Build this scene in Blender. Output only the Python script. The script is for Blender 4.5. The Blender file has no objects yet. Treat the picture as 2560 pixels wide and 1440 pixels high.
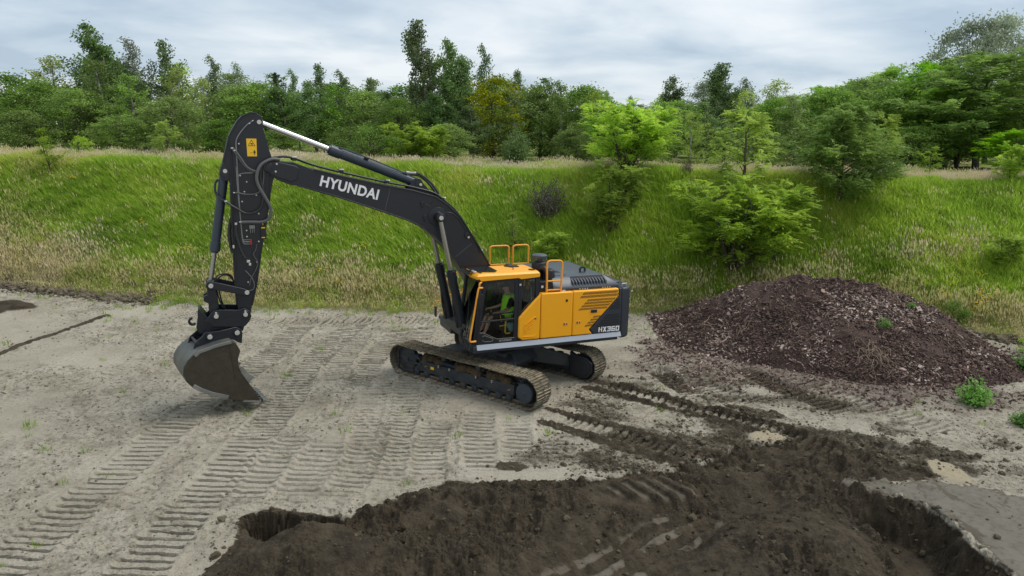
import bpy, bmesh, math, random
import numpy as np
from mathutils import Matrix, Vector
R = math.radians
scene = bpy.context.scene
COL = scene.collection
rng = np.random.default_rng(7)
random.seed(7)

# ------------------------------------------------------------------ camera
CAM_H, PITCH, ROLL = 6.5236, 0.211612, 0.021589
cam = bpy.data.cameras.new('camera')
cam.sensor_width = 36.0
cam.lens = 1800.0 / 2560.0 * 36.0
cam.clip_start, cam.clip_end = 0.1, 6000.0
camo = bpy.data.objects.new('camera', cam)
COL.objects.link(camo)
_sp, _cp, _sr, _cr = math.sin(PITCH), math.cos(PITCH), math.sin(ROLL), math.cos(ROLL)
_rt, _up, _fw = Vector((1, 0, 0)), Vector((0, _sp, _cp)), Vector((0, _cp, -_sp))
_Rv, _Uv = _rt * _cr + _up * _sr, _rt * -_sr + _up * _cr
camo.matrix_world = Matrix(((_Rv.x, _Uv.x, -_fw.x, 0), (_Rv.y, _Uv.y, -_fw.y, 0), (_Rv.z, _Uv.z, -_fw.z, CAM_H), (0, 0, 0, 1)))
scene.camera = camo

# ------------------------------------------------------------------ sky: thin overcast over a daylight sky
SUN_EL, SUN_AZ = R(57), R(80)       # azimuth measured clockwise from +Y
world = bpy.data.worlds.new('World')
scene.world = world
world.use_nodes = True
nt = world.node_tree
nt.nodes.clear()
def N(t, **k):
    n = nt.nodes.new(t)
    for a, b in k.items():
        setattr(n, a, b)
    return n
sky = N('ShaderNodeTexSky', sky_type='NISHITA', sun_disc=False)
sky.sun_elevation, sky.sun_rotation = SUN_EL, SUN_AZ
sky.air_density, sky.dust_density = 1.0, 2.0
bg_sky = N('ShaderNodeBackground'); bg_sky.inputs[1].default_value = 0.1
nt.links.new(sky.outputs[0], bg_sky.inputs[0])
tc = N('ShaderNodeTexCoord')
sep = N('ShaderNodeSeparateXYZ'); nt.links.new(tc.outputs['Generated'], sep.inputs[0])
addz = N('ShaderNodeMath', operation='ADD'); addz.inputs[1].default_value = 0.16
mx0 = N('ShaderNodeMath', operation='MAXIMUM'); mx0.inputs[1].default_value = 0.0
nt.links.new(sep.outputs[2], mx0.inputs[0]); nt.links.new(mx0.outputs[0], addz.inputs[0])
def wdiv(o):
    d = N('ShaderNodeMath', operation='DIVIDE'); nt.links.new(o, d.inputs[0]); nt.links.new(addz.outputs[0], d.inputs[1]); return d.outputs[0]
comb = N('ShaderNodeCombineXYZ')
nt.links.new(wdiv(sep.outputs[0]), comb.inputs[0]); nt.links.new(wdiv(sep.outputs[1]), comb.inputs[1])
def cloudnoise(scale, det, off, dist=0.3):
    mp = N('ShaderNodeMapping'); mp.inputs['Location'].default_value = off
    mp.inputs['Scale'].default_value = (0.95, 0.95, 1)
    nt.links.new(comb.outputs[0], mp.inputs[0])
    n = N('ShaderNodeTexNoise'); n.inputs['Scale'].default_value = scale; n.inputs['Detail'].default_value = det
    n.inputs['Roughness'].default_value = 0.5; n.inputs['Distortion'].default_value = dist
    nt.links.new(mp.outputs[0], n.inputs['Vector']); return n.outputs['Fac']
n1 = cloudnoise(0.55, 6, (3.1, 0.7, 0)); n2 = cloudnoise(1.5, 5, (9.3, 4.2, 1.0))
mixn = N('ShaderNodeMath', operation='MULTIPLY_ADD'); mixn.inputs[1].default_value = 0.42
nt.links.new(n2, mixn.inputs[0])
sc1 = N('ShaderNodeMath', operation='MULTIPLY'); sc1.inputs[1].default_value = 0.62; nt.links.new(n1, sc1.inputs[0])
nt.links.new(sc1.outputs[0], mixn.inputs[2])
ramp = N('ShaderNodeValToRGB')
cr_ = ramp.color_ramp
cr_.elements[0].position, cr_.elements[0].color = 0.43, (0.285, 0.355, 0.430, 1)
cr_.elements[1].position, cr_.elements[1].color = 0.61, (0.545, 0.575, 0.60, 1)
e = cr_.elements.new(0.52); e.color = (0.405, 0.462, 0.515, 1)
nt.links.new(mixn.outputs[0], ramp.inputs[0])
bg_cl = N('ShaderNodeBackground'); bg_cl.inputs[1].default_value = 1.0
nt.links.new(ramp.outputs[0], bg_cl.inputs[0])
mixs = N('ShaderNodeMixShader'); mixs.inputs[0].default_value = 0.9
nt.links.new(bg_sky.outputs[0], mixs.inputs[1]); nt.links.new(bg_cl.outputs[0], mixs.inputs[2])
wout = N('ShaderNodeOutputWorld'); nt.links.new(mixs.outputs[0], wout.inputs[0])

sun = bpy.data.lights.new('sun', 'SUN')
sun.energy, sun.angle, sun.color = 1.5, R(32), (1.0, 0.95, 0.87)
suno = bpy.data.objects.new('sun', sun); COL.objects.link(suno)
_d = Vector((math.sin(SUN_AZ) * math.cos(SUN_EL), math.cos(SUN_AZ) * math.cos(SUN_EL), math.sin(SUN_EL)))
suno.rotation_euler = _d.to_track_quat('Z', 'Y').to_euler()
suno.location = _d * 60

scene.view_settings.view_transform = 'Standard'
scene.view_settings.look = 'None'
scene.view_settings.exposure = 0.72
scene.view_settings.gamma = 1.0
scene.view_settings.use_curve_mapping = False

# ------------------------------------------------------------------ helpers
def tag(o, label=None, cat=None, group=None, kind=None):
    if label: o['label'] = label
    if cat: o['category'] = cat
    if group: o['group'] = group
    if kind: o['kind'] = kind
    return o

def empty(name, loc=(0, 0, 0), rz=0.0):
    o = bpy.data.objects.new(name, None); COL.objects.link(o)
    o.location = loc; o.rotation_euler = (0, 0, rz); o.empty_display_size = 0.3
    return o

def link(name, me, parent=None, loc=None, rot=None):
    o = bpy.data.objects.new(name, me); COL.objects.link(o)
    if parent: o.parent = parent
    if loc is not None: o.location = loc
    if rot is not None: o.rotation_euler = rot
    return o

def catmull(pts, n=6):
    P = [Vector(p) for p in pts]
    P = [P[0] * 2 - P[1]] + P + [P[-1] * 2 - P[-2]]
    out = []
    for i in range(1, len(P) - 2):
        a, b, c, d = P[i - 1:i + 3]
        for k in range(n):
            t = k / n
            out.append(0.5 * ((2 * b) + (c - a) * t + (2 * a - 5 * b + 4 * c - d) * t * t + (3 * b - a - 3 * c + d) * t ** 3))
    out.append(P[-2])
    return out

class MB:
    """collects shapes; build() links them as one mesh object"""
    def __init__(s): s.v = []; s.f = []
    def add(s, vs, fs):
        b = len(s.v); s.v += [tuple(v) for v in vs]; s.f += [tuple(b + i for i in f) for f in fs]; return s
    def box(s, a, b):
        x0, y0, z0 = a; x1, y1, z1 = b
        return s.add([(x0, y0, z0), (x1, y0, z0), (x1, y1, z0), (x0, y1, z0), (x0, y0, z1), (x1, y0, z1), (x1, y1, z1), (x0, y1, z1)],
                     [(0, 3, 2, 1), (4, 5, 6, 7), (0, 1, 5, 4), (1, 2, 6, 5), (2, 3, 7, 6), (3, 0, 4, 7)])
    def hexa(s, q0, q1):
        """solid between two quads"""
        return s.add(list(q0) + list(q1), [(0, 3, 2, 1), (4, 5, 6, 7), (0, 1, 5, 4), (1, 2, 6, 5), (2, 3, 7, 6), (3, 0, 4, 7)])
    def prism(s, poly, a, b, axis=1, inset=None):
        def mk(p, w):
            return {0: (w, p[0], p[1]), 1: (p[0], w, p[1]), 2: (p[0], p[1], w)}[axis]
        n = len(poly)
        vs = [mk(p, a) for p in poly] + [mk(p, b) for p in poly]
        fs = [tuple(range(n)), tuple(range(2 * n - 1, n - 1, -1))] + [(i, (i + 1) % n, n + (i + 1) % n, n + i) for i in range(n)]
        return s.add(vs, fs)
    def ribbon(s, line, t, a, b):
        """plate of thickness t following a line in x,z, spanning y a..b"""
        L = [Vector((p[0], p[1])) for p in line]; up, dn = [], []
        for i, p in enumerate(L):
            d = (L[min(i + 1, len(L) - 1)] - L[max(i - 1, 0)]).normalized(); n = Vector((-d.y, d.x))
            up.append(p + n * t * 0.5); dn.append(p - n * t * 0.5)
        return s.prism([tuple(q) for q in up] + [tuple(q) for q in reversed(dn)], a, b)
    def cyl(s, p0, p1, r0, r1=None, n=16):
        r1 = r0 if r1 is None else r1
        p0, p1 = Vector(p0), Vector(p1); d = (p1 - p0).normalized()
        u = d.orthogonal().normalized(); w = d.cross(u)
        vs = []
        for p, r in ((p0, r0), (p1, r1)):
            for i in range(n):
                a = 2 * math.pi * i / n; vs.append(p + (u * math.cos(a) + w * math.sin(a)) * r)
        fs = [tuple(range(n))[::-1], tuple(range(n, 2 * n))] + [(i, (i + 1) % n, n + (i + 1) % n, n + i) for i in range(n)]
        return s.add(vs, fs)
    def tube(s, pts, r, n=8):
        P = [Vector(p) for p in pts]; rs = r if hasattr(r, '__len__') else [r] * len(P)
        d0 = (P[1] - P[0]).normalized(); u = d0.orthogonal().normalized(); vs = []
        for i, p in enumerate(P):
            d = (P[min(i + 1, len(P) - 1)] - P[max(i - 1, 0)]).normalized()
            u = (u - d * u.dot(d))
            u = u.normalized() if u.length > 1e-6 else d.orthogonal().normalized()
            w = d.cross(u)
            for k in range(n):
                a = 2 * math.pi * k / n; vs.append(p + (u * math.cos(a) + w * math.sin(a)) * rs[i])
        fs = [tuple(range(n))[::-1], tuple(range((len(P) - 1) * n, len(P) * n))]
        for i in range(len(P) - 1):
            for k in range(n):
                fs.append((i * n + k, i * n + (k + 1) % n, (i + 1) * n + (k + 1) % n, (i + 1) * n + k))
        return s.add(vs, fs)
    def lathe(s, prof, origin, axis='z', n=20):
        o = Vector(origin); vs = []
        for r, h in prof:
            for k in range(n):
                a = 2 * math.pi * k / n; c, t = r * math.cos(a), r * math.sin(a)
                vs.append(o + Vector({'z': (c, t, h), 'y': (c, h, t), 'x': (h, c, t)}[axis]))
        fs = [tuple(range(n))[::-1], tuple(range((len(prof) - 1) * n, len(prof) * n))]
        for i in range(len(prof) - 1):
            for k in range(n):
                fs.append((i * n + k, i * n + (k + 1) % n, (i + 1) * n + (k + 1) % n, (i + 1) * n + k))
        return s.add(vs, fs)
    def mesh(s, name, m, ang=32):
        me = bpy.data.meshes.new(name); me.from_pydata(s.v, [], s.f)
        bm = bmesh.new(); bm.from_mesh(me); bmesh.ops.recalc_face_normals(bm, faces=bm.faces); bm.to_mesh(me); bm.free()
        me.materials.append(m)
        me.polygons.foreach_set('use_smooth', [True] * len(me.polygons)); me.set_sharp_from_angle(angle=R(ang))
        return me
    def build(s, name, m, parent=None, bevel=0.0, seg=2, loc=None, rot=None, ang=32):
        o = link(name, s.mesh(name, m, ang), parent, loc, rot)
        if bevel:
            b = o.modifiers.new('bevel', 'BEVEL'); b.width = bevel; b.segments = seg; b.limit_method = 'ANGLE'; b.angle_limit = R(35); b.harden_normals = False
        return o

# ------------------------------------------------------------------ materials
class NT:
    def __init__(s, name):
        s.m = bpy.data.materials.new(name); s.m.use_nodes = True; s.t = s.m.node_tree
        s.b = s.t.nodes['Principled BSDF']; s.out = s.t.nodes['Material Output']
    def n(s, t, ins=None, **k):
        x = s.t.nodes.new(t)
        for a, b in k.items(): setattr(x, a, b)
        for a, b in (ins or {}).items():
            if hasattr(b, 'is_output') or isinstance(b, bpy.types.NodeSocket): s.t.links.new(b, x.inputs[a])
            else: x.inputs[a].default_value = b
        return x
    def l(s, a, b): s.t.links.new(a, b)
    def noise(s, scale, det=4, rough=0.55, coord='Object', stretch=None, dist=0.0):
        tc = s.n('ShaderNodeTexCoord'); v = tc.outputs[coord]
        if stretch: v = s.n('ShaderNodeMapping', {'Vector': v, 'Scale': stretch}).outputs[0]
        return s.n('ShaderNodeTexNoise', {'Vector': v, 'Scale': scale, 'Detail': det, 'Roughness': rough, 'Distortion': dist}).outputs['Fac']
    def ramp(s, fac, a, b, c0=(0, 0, 0, 1), c1=(1, 1, 1, 1)):
        r = s.n('ShaderNodeValToRGB', {'Fac': fac}); e = r.color_ramp.elements
        e[0].position, e[0].color, e[1].position, e[1].color = a, c0, b, c1
        return r.outputs[0]
    def mix(s, fac, a, b, mode='MIX'):
        x = s.n('ShaderNodeMix', data_type='RGBA', blend_type=mode)
        for i, v in ((0, fac), (6, a), (7, b)):
            if isinstance(v, bpy.types.NodeSocket): s.l(v, x.inputs[i])
            else: x.inputs[i].default_value = v if i == 0 else (*v[:3], 1)
        return x.outputs[2]
    def math(s, op, a, b=None, c=None):
        x = s.n('ShaderNodeMath', operation=op)
        for i, v in enumerate((a, b, c)):
            if v is None: continue
            if isinstance(v, bpy.types.NodeSocket): s.l(v, x.inputs[i])
            else: x.inputs[i].default_value = v
        return x.outputs[0]
    def attr(s, name, kind='GEOMETRY'):
        return s.n('ShaderNodeAttribute', attribute_name=name, attribute_type=kind)
    def bump(s, h, strength=0.3, dist=0.02):
        b = s.n('ShaderNodeBump', {'Height': h, 'Strength': strength, 'Distance': dist}); s.l(b.outputs[0], s.b.inputs['Normal'])
    def set(s, **k):
        nm = {'col': 'Base Color', 'rough': 'Roughness', 'metal': 'Metallic', 'spec': 'Specular IOR Level', 'coat': 'Coat Weight', 'alpha': 'Alpha', 'trans': 'Transmission Weight'}
        for a, v in k.items():
            i = s.b.inputs[nm[a]]
            if isinstance(v, bpy.types.NodeSocket): s.l(v, i)
            else: i.default_value = (*v[:3], 1) if a == 'col' else v
        return s

def paint(name, col, rough=0.38, dust=(0.30, 0.26, 0.20), amount=0.25, spec=0.5, low=0.60, high=0.80, metal=0.0):
    t = NT(name)
    f = t.ramp(t.noise(3.2, 6, 0.65), low, high)
    f2 = t.ramp(t.noise(38, 3, 0.6), 0.58, 0.75)
    d = t.math('MULTIPLY', t.math('ADD', f, t.math('MULTIPLY', f2, 0.35)), amount)
    t.set(col=t.mix(d, col, dust), rough=t.math('ADD', t.math('MULTIPLY', d, 0.7), rough), spec=spec, metal=metal)
    return t.m

M = {}
M['dark'] = paint('charcoal_paint', (0.0105, 0.0128, 0.0185), 0.38, amount=0.06)
M['dark2'] = paint('dark_steel', (0.014, 0.0165, 0.0215), 0.45, amount=0.10)
M['blue'] = paint('blue_grey_paint', (0.030, 0.042, 0.060), 0.36, amount=0.06)
M['frame'] = paint('dusty_frame_paint', (0.022, 0.029, 0.036), 0.5, (0.12, 0.095, 0.065), amount=0.55, low=0.45)
M['grey'] = paint('grey_paint', (0.066, 0.079, 0.096), 0.42, amount=0.12)
M['skylit_band'] = paint('skylit_band_paint', (0.33, 0.36, 0.41), 0.36, amount=0.15)  # pale tone paints in the skylight caught by the upturned band
M['cwt'] = paint('counterweight_paint', (0.026, 0.031, 0.041), 0.42, amount=0.08)
M['yellow'] = paint('yellow_paint', (0.90, 0.395, 0.008), 0.36, amount=0.17)
M['orange'] = paint('sky_gloss_orange_paint', (0.86, 0.36, 0.035), 0.36, amount=0.05)  # panel yellow with the rails' sky gloss mixed in; reused for latches, lettering bar
M['black'] = paint('black_plastic', (0.010, 0.010, 0.012), 0.5, amount=0.08)
M['rubber'] = paint('hose_rubber', (0.022, 0.022, 0.023), 0.45, amount=0.25)
M['hose'] = paint('grey_hose', (0.10, 0.10, 0.10), 0.4, amount=0.2)
M['pipe'] = paint('steel_pipe', (0.22, 0.22, 0.22), 0.35, amount=0.2, metal=0.3)
M['white'] = paint('white_print', (0.80, 0.80, 0.80), 0.5, amount=0.05)
M['fit'] = paint('zinc_fitting', (0.55, 0.54, 0.50), 0.32, amount=0.1, metal=0.4)
M['sticker'] = paint('yellow_sticker', (0.85, 0.50, 0.012), 0.45, amount=0.03)
M['red'] = paint('red_cap', (0.30, 0.02, 0.02), 0.5, amount=0.05)
M['teal'] = paint('teal_plastic', (0.16, 0.30, 0.31), 0.5, amount=0.05)
M['hole_shade_and_print'] = paint('hole_shade_and_print_paint', (0.006, 0.006, 0.007), 0.7, amount=0.0)  # near-black paints the shade inside openings; also black print and the lock
t = NT('chrome_rod'); t.set(col=(0.78, 0.78, 0.78), rough=0.14, metal=1.0); M['chrome'] = t.m
t = NT('rod_dull'); t.set(col=(0.36, 0.35, 0.33), rough=0.28, metal=0.9); M['rod'] = t.m
t = NT('pin_face'); t.set(col=(0.55, 0.54, 0.51), rough=0.4, metal=0.4); M['pin'] = t.m

def glassmat(name, tint, refl):
    t = NT(name); t.t.nodes.remove(t.b)
    tr = t.n('ShaderNodeBsdfTransparent', {'Color': (*tint, 1)}); gl = t.n('ShaderNodeBsdfGlossy', {'Color': (0.9, 0.95, 1, 1), 'Roughness': 0.03})
    fr = t.n('ShaderNodeFresnel', {'IOR': 1.5})
    f = t.math('ADD', t.math('MULTIPLY', fr.outputs[0], 1.1), refl)
    mx = t.n('ShaderNodeMixShader', {0: f, 1: tr.outputs[0], 2: gl.outputs[0]})
    t.l(mx.outputs[0], t.out.inputs['Surface']); return t.m
M['glass'] = glassmat('cab_glass', (0.93, 0.96, 0.94), 0.015)
M['hatch'] = paint('roof_hatch_glass', (0.02, 0.024, 0.028), .06, amount=.02, spec=.6)

# muddy track shoes
t = NT('muddy_track_steel')
mud = t.ramp(t.noise(5.0, 6, 0.65), 0.42, 0.54)
fine = t.ramp(t.noise(46, 4, 0.6), 0.35, 0.75)
c = t.mix(fine, (0.042, 0.036, 0.026), (0.145, 0.125, 0.09))
rnd = t.n('ShaderNodeObjectInfo').outputs['Random']
c2 = t.mix(rnd, (0.22, 0.18, 0.115), (0.40, 0.34, 0.235))
nz = t.ramp(t.n('ShaderNodeSeparateXYZ', {0: t.n('ShaderNodeNewGeometry').outputs['Normal']}).outputs[2], 0.5, 0.95)
dry = t.math('MULTIPLY', mud, t.math('ADD', t.math('MULTIPLY', nz, 0.75), 0.2))
t.set(col=t.mix(dry, c, c2), rough=0.85, spec=0.25); t.bump(t.noise(40, 5, 0.6), 0.5, 0.02); M['shoe'] = t.m

t = NT('caked_mud'); t.set(col=t.mix(t.noise(14, 5, .65), (0.045, 0.032, 0.018), (0.13, 0.095, 0.055)), rough=.95, spec=.15); t.bump(t.noise(22, 5), .8, .04); M['mud'] = t.m
# bucket steel with drying mud on its lower half
t = NT('muddy_bucket')
gz = t.n('ShaderNodeSeparateXYZ', {0: t.n('ShaderNodeTexCoord').outputs['Object']}).outputs[2]
edge = t.math('ADD', gz, t.math('MULTIPLY', t.math('SUBTRACT', t.noise(2.6, 6, 0.65), 0.5), 1.0))
mk = t.ramp(edge, 1.33, 1.37, (1, 1, 1, 1), (0, 0, 0, 1))
mudc = t.mix(t.noise(7, 6, 0.6), (0.017, 0.0135, 0.009), (0.056, 0.045, 0.030))
stl = t.mix(t.ramp(t.noise(2.0, 5, 0.6), 0.35, 0.7), (0.045, 0.052, 0.058), (0.17, 0.17, 0.155))
t.set(col=t.mix(mk, stl, mudc), rough=t.math('ADD', t.math('MULTIPLY', t.noise(5, 4), 0.35), 0.25), spec=0.5)
t.bump(t.noise(11, 6, 0.6), 0.35, 0.03); M['bucket'] = t.m
t = NT('bucket_shell')
gz = t.n('ShaderNodeSeparateXYZ', {0: t.n('ShaderNodeTexCoord').outputs['Object']}).outputs[2]
edge = t.math('ADD', gz, t.math('MULTIPLY', t.math('SUBTRACT', t.noise(4.5, 6, 0.65), 0.5), .9))
mk = t.ramp(edge, .80, .88, (1, 1, 1, 1), (0, 0, 0, 1))
stl = t.mix(t.ramp(t.noise(2.0, 5, 0.6), 0.35, 0.7), (0.06, 0.068, 0.068), (0.15, 0.142, 0.122))
t.set(col=t.mix(mk, stl, (0.05, 0.038, 0.024)), rough=.45, metal=.2); t.bump(t.noise(11, 6, .6), .3, .02); M['bshell'] = t.m
t = NT('scraped_steel')
t.set(col=t.mix(t.noise(3, 5), (0.10, 0.11, 0.11), (0.33, 0.32, 0.29)), rough=0.38, metal=0.4); M['scraped'] = t.m
# ------------------------------------------------------------------ terrain functions (world metres)
def _hash(i, j, s):
    h = (i.astype(np.int64) * 374761393 + j.astype(np.int64) * 668265263 + s * 1442695041) & 0x7fffffff
    h = ((h ^ (h >> 13)) * 1274126177) & 0x7fffffff
    h = (h ^ (h >> 16)) & 0xffff
    return h / 65535.0
def vn(x, y, s=0):
    i, j = np.floor(x), np.floor(y); u, v = x - i, y - j
    u = u * u * u * (u * (u * 6 - 15) + 10); v = v * v * v * (v * (v * 6 - 15) + 10)
    a, b, c, d = _hash(i, j, s), _hash(i + 1, j, s), _hash(i, j + 1, s), _hash(i + 1, j + 1, s)
    return (a * (1 - u) + b * u) * (1 - v) + (c * (1 - u) + d * u) * v
def fbm(x, y, s=0, oct=4, g=0.5):
    r = np.zeros_like(x); a = 1.0; t = 0
    for o in range(oct):
        r += a * vn(x * 2 ** o + 17.3 * o, y * 2 ** o - 9.1 * o, s + o); t += a; a *= g
    return r / t - 0.5
def ridged(x, y, s=0, oct=4):
    r = np.zeros_like(x); a = 1.0; t = 0
    for o in range(oct):
        r += a * (1 - np.abs(2 * vn(x * 2 ** o + 7.7 * o, y * 2 ** o + 3.1 * o, s + o) - 1)); t += a; a *= .55
    return r / t
def sst(a, b, x):
    t = np.clip((x - a) / (b - a), 0, 1); return t * t * (3 - 2 * t)
def sdf(X, Y, poly):
    P = np.array(poly); d = np.full(X.shape, 1e9); ins = np.zeros(X.shape, bool); n = len(P)
    for i in range(n):
        ax, ay = P[i]; bx, by = P[(i + 1) % n]; ex, ey = bx - ax, by - ay
        t = np.clip(((X - ax) * ex + (Y - ay) * ey) / (ex * ex + ey * ey), 0, 1)
        d = np.minimum(d, np.hypot(X - ax - t * ex, Y - ay - t * ey))
        c = ((ay > Y) != (by > Y)) & (X < (bx - ax) * (Y - ay) / (by - ay + 1e-12) + ax); ins ^= c
    return np.where(ins, -d, d)
def line_d(X, Y, pts):
    """distance to a polyline and arc length along it"""
    d = np.full(X.shape, 1e9); s = np.zeros(X.shape); sg = np.zeros(X.shape); acc = 0.0
    for (ax, ay), (bx, by) in zip(pts[:-1], pts[1:]):
        ex, ey = bx - ax, by - ay; L = math.hypot(ex, ey)
        t = np.clip(((X - ax) * ex + (Y - ay) * ey) / (L * L), 0, 1)
        q = np.hypot(X - ax - t * ex, Y - ay - t * ey); m = q < d
        d = np.where(m, q, d); s = np.where(m, acc + t * L, s)
        sg = np.where(m, np.sign((X - ax) * ey - (Y - ay) * ex), sg); acc += L
    return d, s, sg, acc
def lin(x, xs, ys): return np.interp(x, xs, ys)

EX, EY, TYAW, HYAW = -0.3632, 18.962, 2.508456, 3.537513       # excavator place, track heading, house heading
TOE_X = [-200, -60, -30, -21, -15, -9.7, -4, 5, 9, 13, 16, 17.5, 22, 30, 60, 200]
TOE_Y = [40, 34, 30.5, 29.2, 27.4, 26.6, 26.1, 26.9, 27.3, 26.8, 25.0, 24.0, 23.2, 22, 20, 15]
TOP_Z = 4.9
def toe(X): return lin(X, TOE_X, TOE_Y)
def top(X): return lin(X, [-200, -60, -30, 0, 15, 30, 60, 200], [46, 40, 34.6, 32.6, 32.2, 31.6, 31, 28])
def bank(X, Y):
    a, b = toe(X), top(X)
    a = a + 0.7 * fbm(X * 0.35, Y * 0.0 + 3.3, 71)
    s = (Y - a) / (b - a)
    k = 0.09
    up = np.where(s < 0, s * 0.3, s)
    soft = np.where(s < -k, 0, np.where(s < k, (s + k) ** 2 / (4 * k), s))
    soft = np.where(soft > 1 - k, np.where(s > 1 + k, 1.0, 1 - (1 + k - s) ** 2 / (4 * k)), soft)
    z = TOP_Z * soft + np.clip(soft, 0, 1) * 0.5 * fbm(X * 0.45, Y * 0.45, 33) + 0.12 * fbm(X * 1.6, Y * 1.6, 37) * sst(0, 0.1, s)
    z = np.where(s < 0.0, z - 0.25 * sst(0.0, -0.10, s), z)
    far = np.clip(Y - b - 15, 0, 1e9)
    return z + 0.004 * far * 0

DARK = [(-4.5, 6.0), (-4.42, 9.6), (-4.49, 10.11), (-4.38, 10.75), (-4.42, 11.05), (-4.02, 11.3), (-3.4, 11.22), (-2.9, 11.2), (-2.39, 11.65), (-1.85, 11.95), (-1.14, 12.74),
        (-.09, 12.75), (1.01, 12.85), (1.76, 12.95), (2.6, 13.3), (3.5, 13.55), (4.5, 14.2), (5.3, 14.75), (6.5, 14.75), (7.55, 14.35), (8.45, 13.45), (8.4, 13.1),
        (6.94, 12.9), (7.25, 12.5), (7.68, 12.35), (7.8, 11.4), (7.75, 10), (7.6, 6)]
PIT = [(-4.42, 11.15), (-4.0, 11.34), (-3.5, 11.26), (-2.95, 11.22), (-2.75, 10.95), (-3.1, 10.6), (-3.9, 10.45), (-4.3, 10.75)]
TRENCH = [(6.1, 12.95), (6.33, 12.98), (7.31, 12.47), (7.75, 12.04), (7.85, 11.36), (7.81, 10.75), (7.88, 9.98), (7.9, 6.5), (6.0, 6.5), (6.0, 10.3), (6.3, 11.3), (6.25, 12.2)]
PLATE = [(6.6, 12.95), (8.4, 13.11), (9.48, 12.6), (9.9, 12.3), (10.5, 10.0), (11, 6), (7.85, 6), (7.86, 9.98), (7.8, 10.75), (7.84, 11.36), (7.74, 12.04), (7.31, 12.47)]
PASS = [(0.4, 9.6), (1.2, 10.5), (2.4, 11.4), (2.71, 11.85), (3.94, 11.75), (3.3, 10.8), (2.2, 9.7), (0.8, 8.0), (-.5, 8.0)]
BERMS = [([(0.98, 16.49), (2.91, 15.24), (3.98, 14.4), (4.7, 14.05)], .13), ([(.81, 15.77), (2.38, 14.51), (3.0, 14.05), (3.9, 13.5)], .15),
         ([(2.4, 18.5), (3.53, 17.81), (5.0, 16.72), (6.45, 15.64), (7.55, 14.3), (8.35, 13.23)], .12), ([(2.0, 18.05), (2.73, 17.62), (4.48, 16.44), (5.2, 15.8), (6.2, 14.9)], .14),
         ([(-14.9, 17.5), (-14.7, 19.8), (-14.75, 21.2), (-14.5, 22.46), (-14.2, 24.4)], .15)]
# imprinted crawler lanes: line, width, depth, rib pitch, rib skew
LANES = [([(-7.55, 6), (-7.5, 10.6), (-7.42, 13), (-7.45, 16.2), (-7.15, 19.5), (-7.1, 24.5)], .84, .066, .200, 0.0, 1.0),
         ([(-5.5, 6), (-5.5, 11), (-5.45, 13.5), (-5.48, 16.6), (-5.75, 18.6), (-5.6, 21.8), (-5.3, 24.3)], .86, .068, .200, 0.0, 1.0),
         ([(-4.75, 11.4), (-4.7, 13.2), (-4.6, 14.8)], .75, 0.042, .200, 0.0, .8), ([(-3.9, 11.5), (-3.8, 14.6)], .85, 0.042, .205, 0.0, .8), ([(-3.05, 11.7), (-3.0, 14.0), (-3.3, 16.6), (-3.5, 19)], .8, 0.045, .205, 0.0, .8),
         ([(-2.3, 12.3), (-2.45, 15.0), (-2.65, 17.5), (-2.6, 19)], .72, 0.050, .200, 0.0, .9), ([(-1.55, 12.6), (-1.7, 14.3), (-1.7, 16)], .7, 0.050, .2, 0.0, .9),
         ([(-.55, 13.0), (-.72, 15.2), (-.7, 16.6)], .68, .045, .2, 0.05, 1), ([(.2, 13.5), (.16, 15.3), (.0, 16.2)], .62, .04, .2, .08, 1), ([(1.2, 13.7), (.9, 15.1)], .6, .035, .2, .1, .9),
         ([(-5.0, 23), (-4.9, 19.5), (-4.5, 17.8)], .8, 0.049, .2, 0, .9), ([(-4.1, 17.5), (-4.0, 20.5), (-3.6, 24.0)], .8, 0.063, .2, .0, 1), ([(-3.1, 19.5), (-2.9, 24.2)], .7, 0.056, .2, 0, 1),
         ([(-22, 27.9), (-19.2, 27.4), (-15.3, 26.5), (-12, 26.1), (-9, 25.4)], .8, 0.048, .2, .3, .9), ([(-12.4, 24.7), (-8.5, 24.0), (-4.4, 24.4), (-1, 24.7)], .8, 0.050, .2, .3, .9),
         ([(.9, 16.15), (2.65, 14.9), (3.4, 14.3), (4.3, 13.8)], .5, .05, .2, 0.0, .8), ([(2.2, 18.3), (4.8, 16.5), (6.2, 15.3), (7.3, 14.2)], .5, .05, .2, 0.0, .8),
         ([(4.0, 20.4), (4.25, 19.48), (4.49, 18.58), (4.9, 17.4)], .75, .048, .2, 0, .9), ([(3.4, 21.0), (4.4, 20.0), (5.23, 18.63), (6.4, 17.08)], .7, .056, .2, 0.1, .9),
         ([(6.55, 20.4), (6.73, 19.93), (7.18, 18.63), (7.63, 17.71), (8.35, 16.4)], .75, .048, .2, 0, .9), ([(7.3, 19.5), (8.08, 18.32), (9.31, 16.63), (10.3, 15.3)], .7, .054, .2, .1, .8)]
CHURN = [(2.2, 15.3), (4.2, 15.1), (5.6, 16.0), (7.4, 15.6), (9.0, 14.7), (10.2, 13.6), (8.4, 13.1), (6, 14.4), (3, 13.3), (1.0, 13.0)]
DAMP = [(.6, 16.3), (2.4, 19.6), (4.5, 20.4), (6.8, 19.8), (9.2, 17.0), (11.3, 15.2), (12, 12.5), (8.6, 13.2), (7.5, 14.3), (5, 14.8), (3, 13.6), (-.4, 13.2), (.6, 15.0)]
BROWN = [([(4.1, 20.1), (4.25, 19.48), (4.49, 18.58), (4.85, 17.6)], .38), ([(6.55, 20.4), (6.73, 19.93), (7.18, 18.63), (7.63, 17.71), (8.35, 16.4)], .42), ([(6.3, 15.9), (7.4, 14.9), (8.6, 13.7)], .45)]
HEAP_C = (9.75, 22.3)
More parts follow.
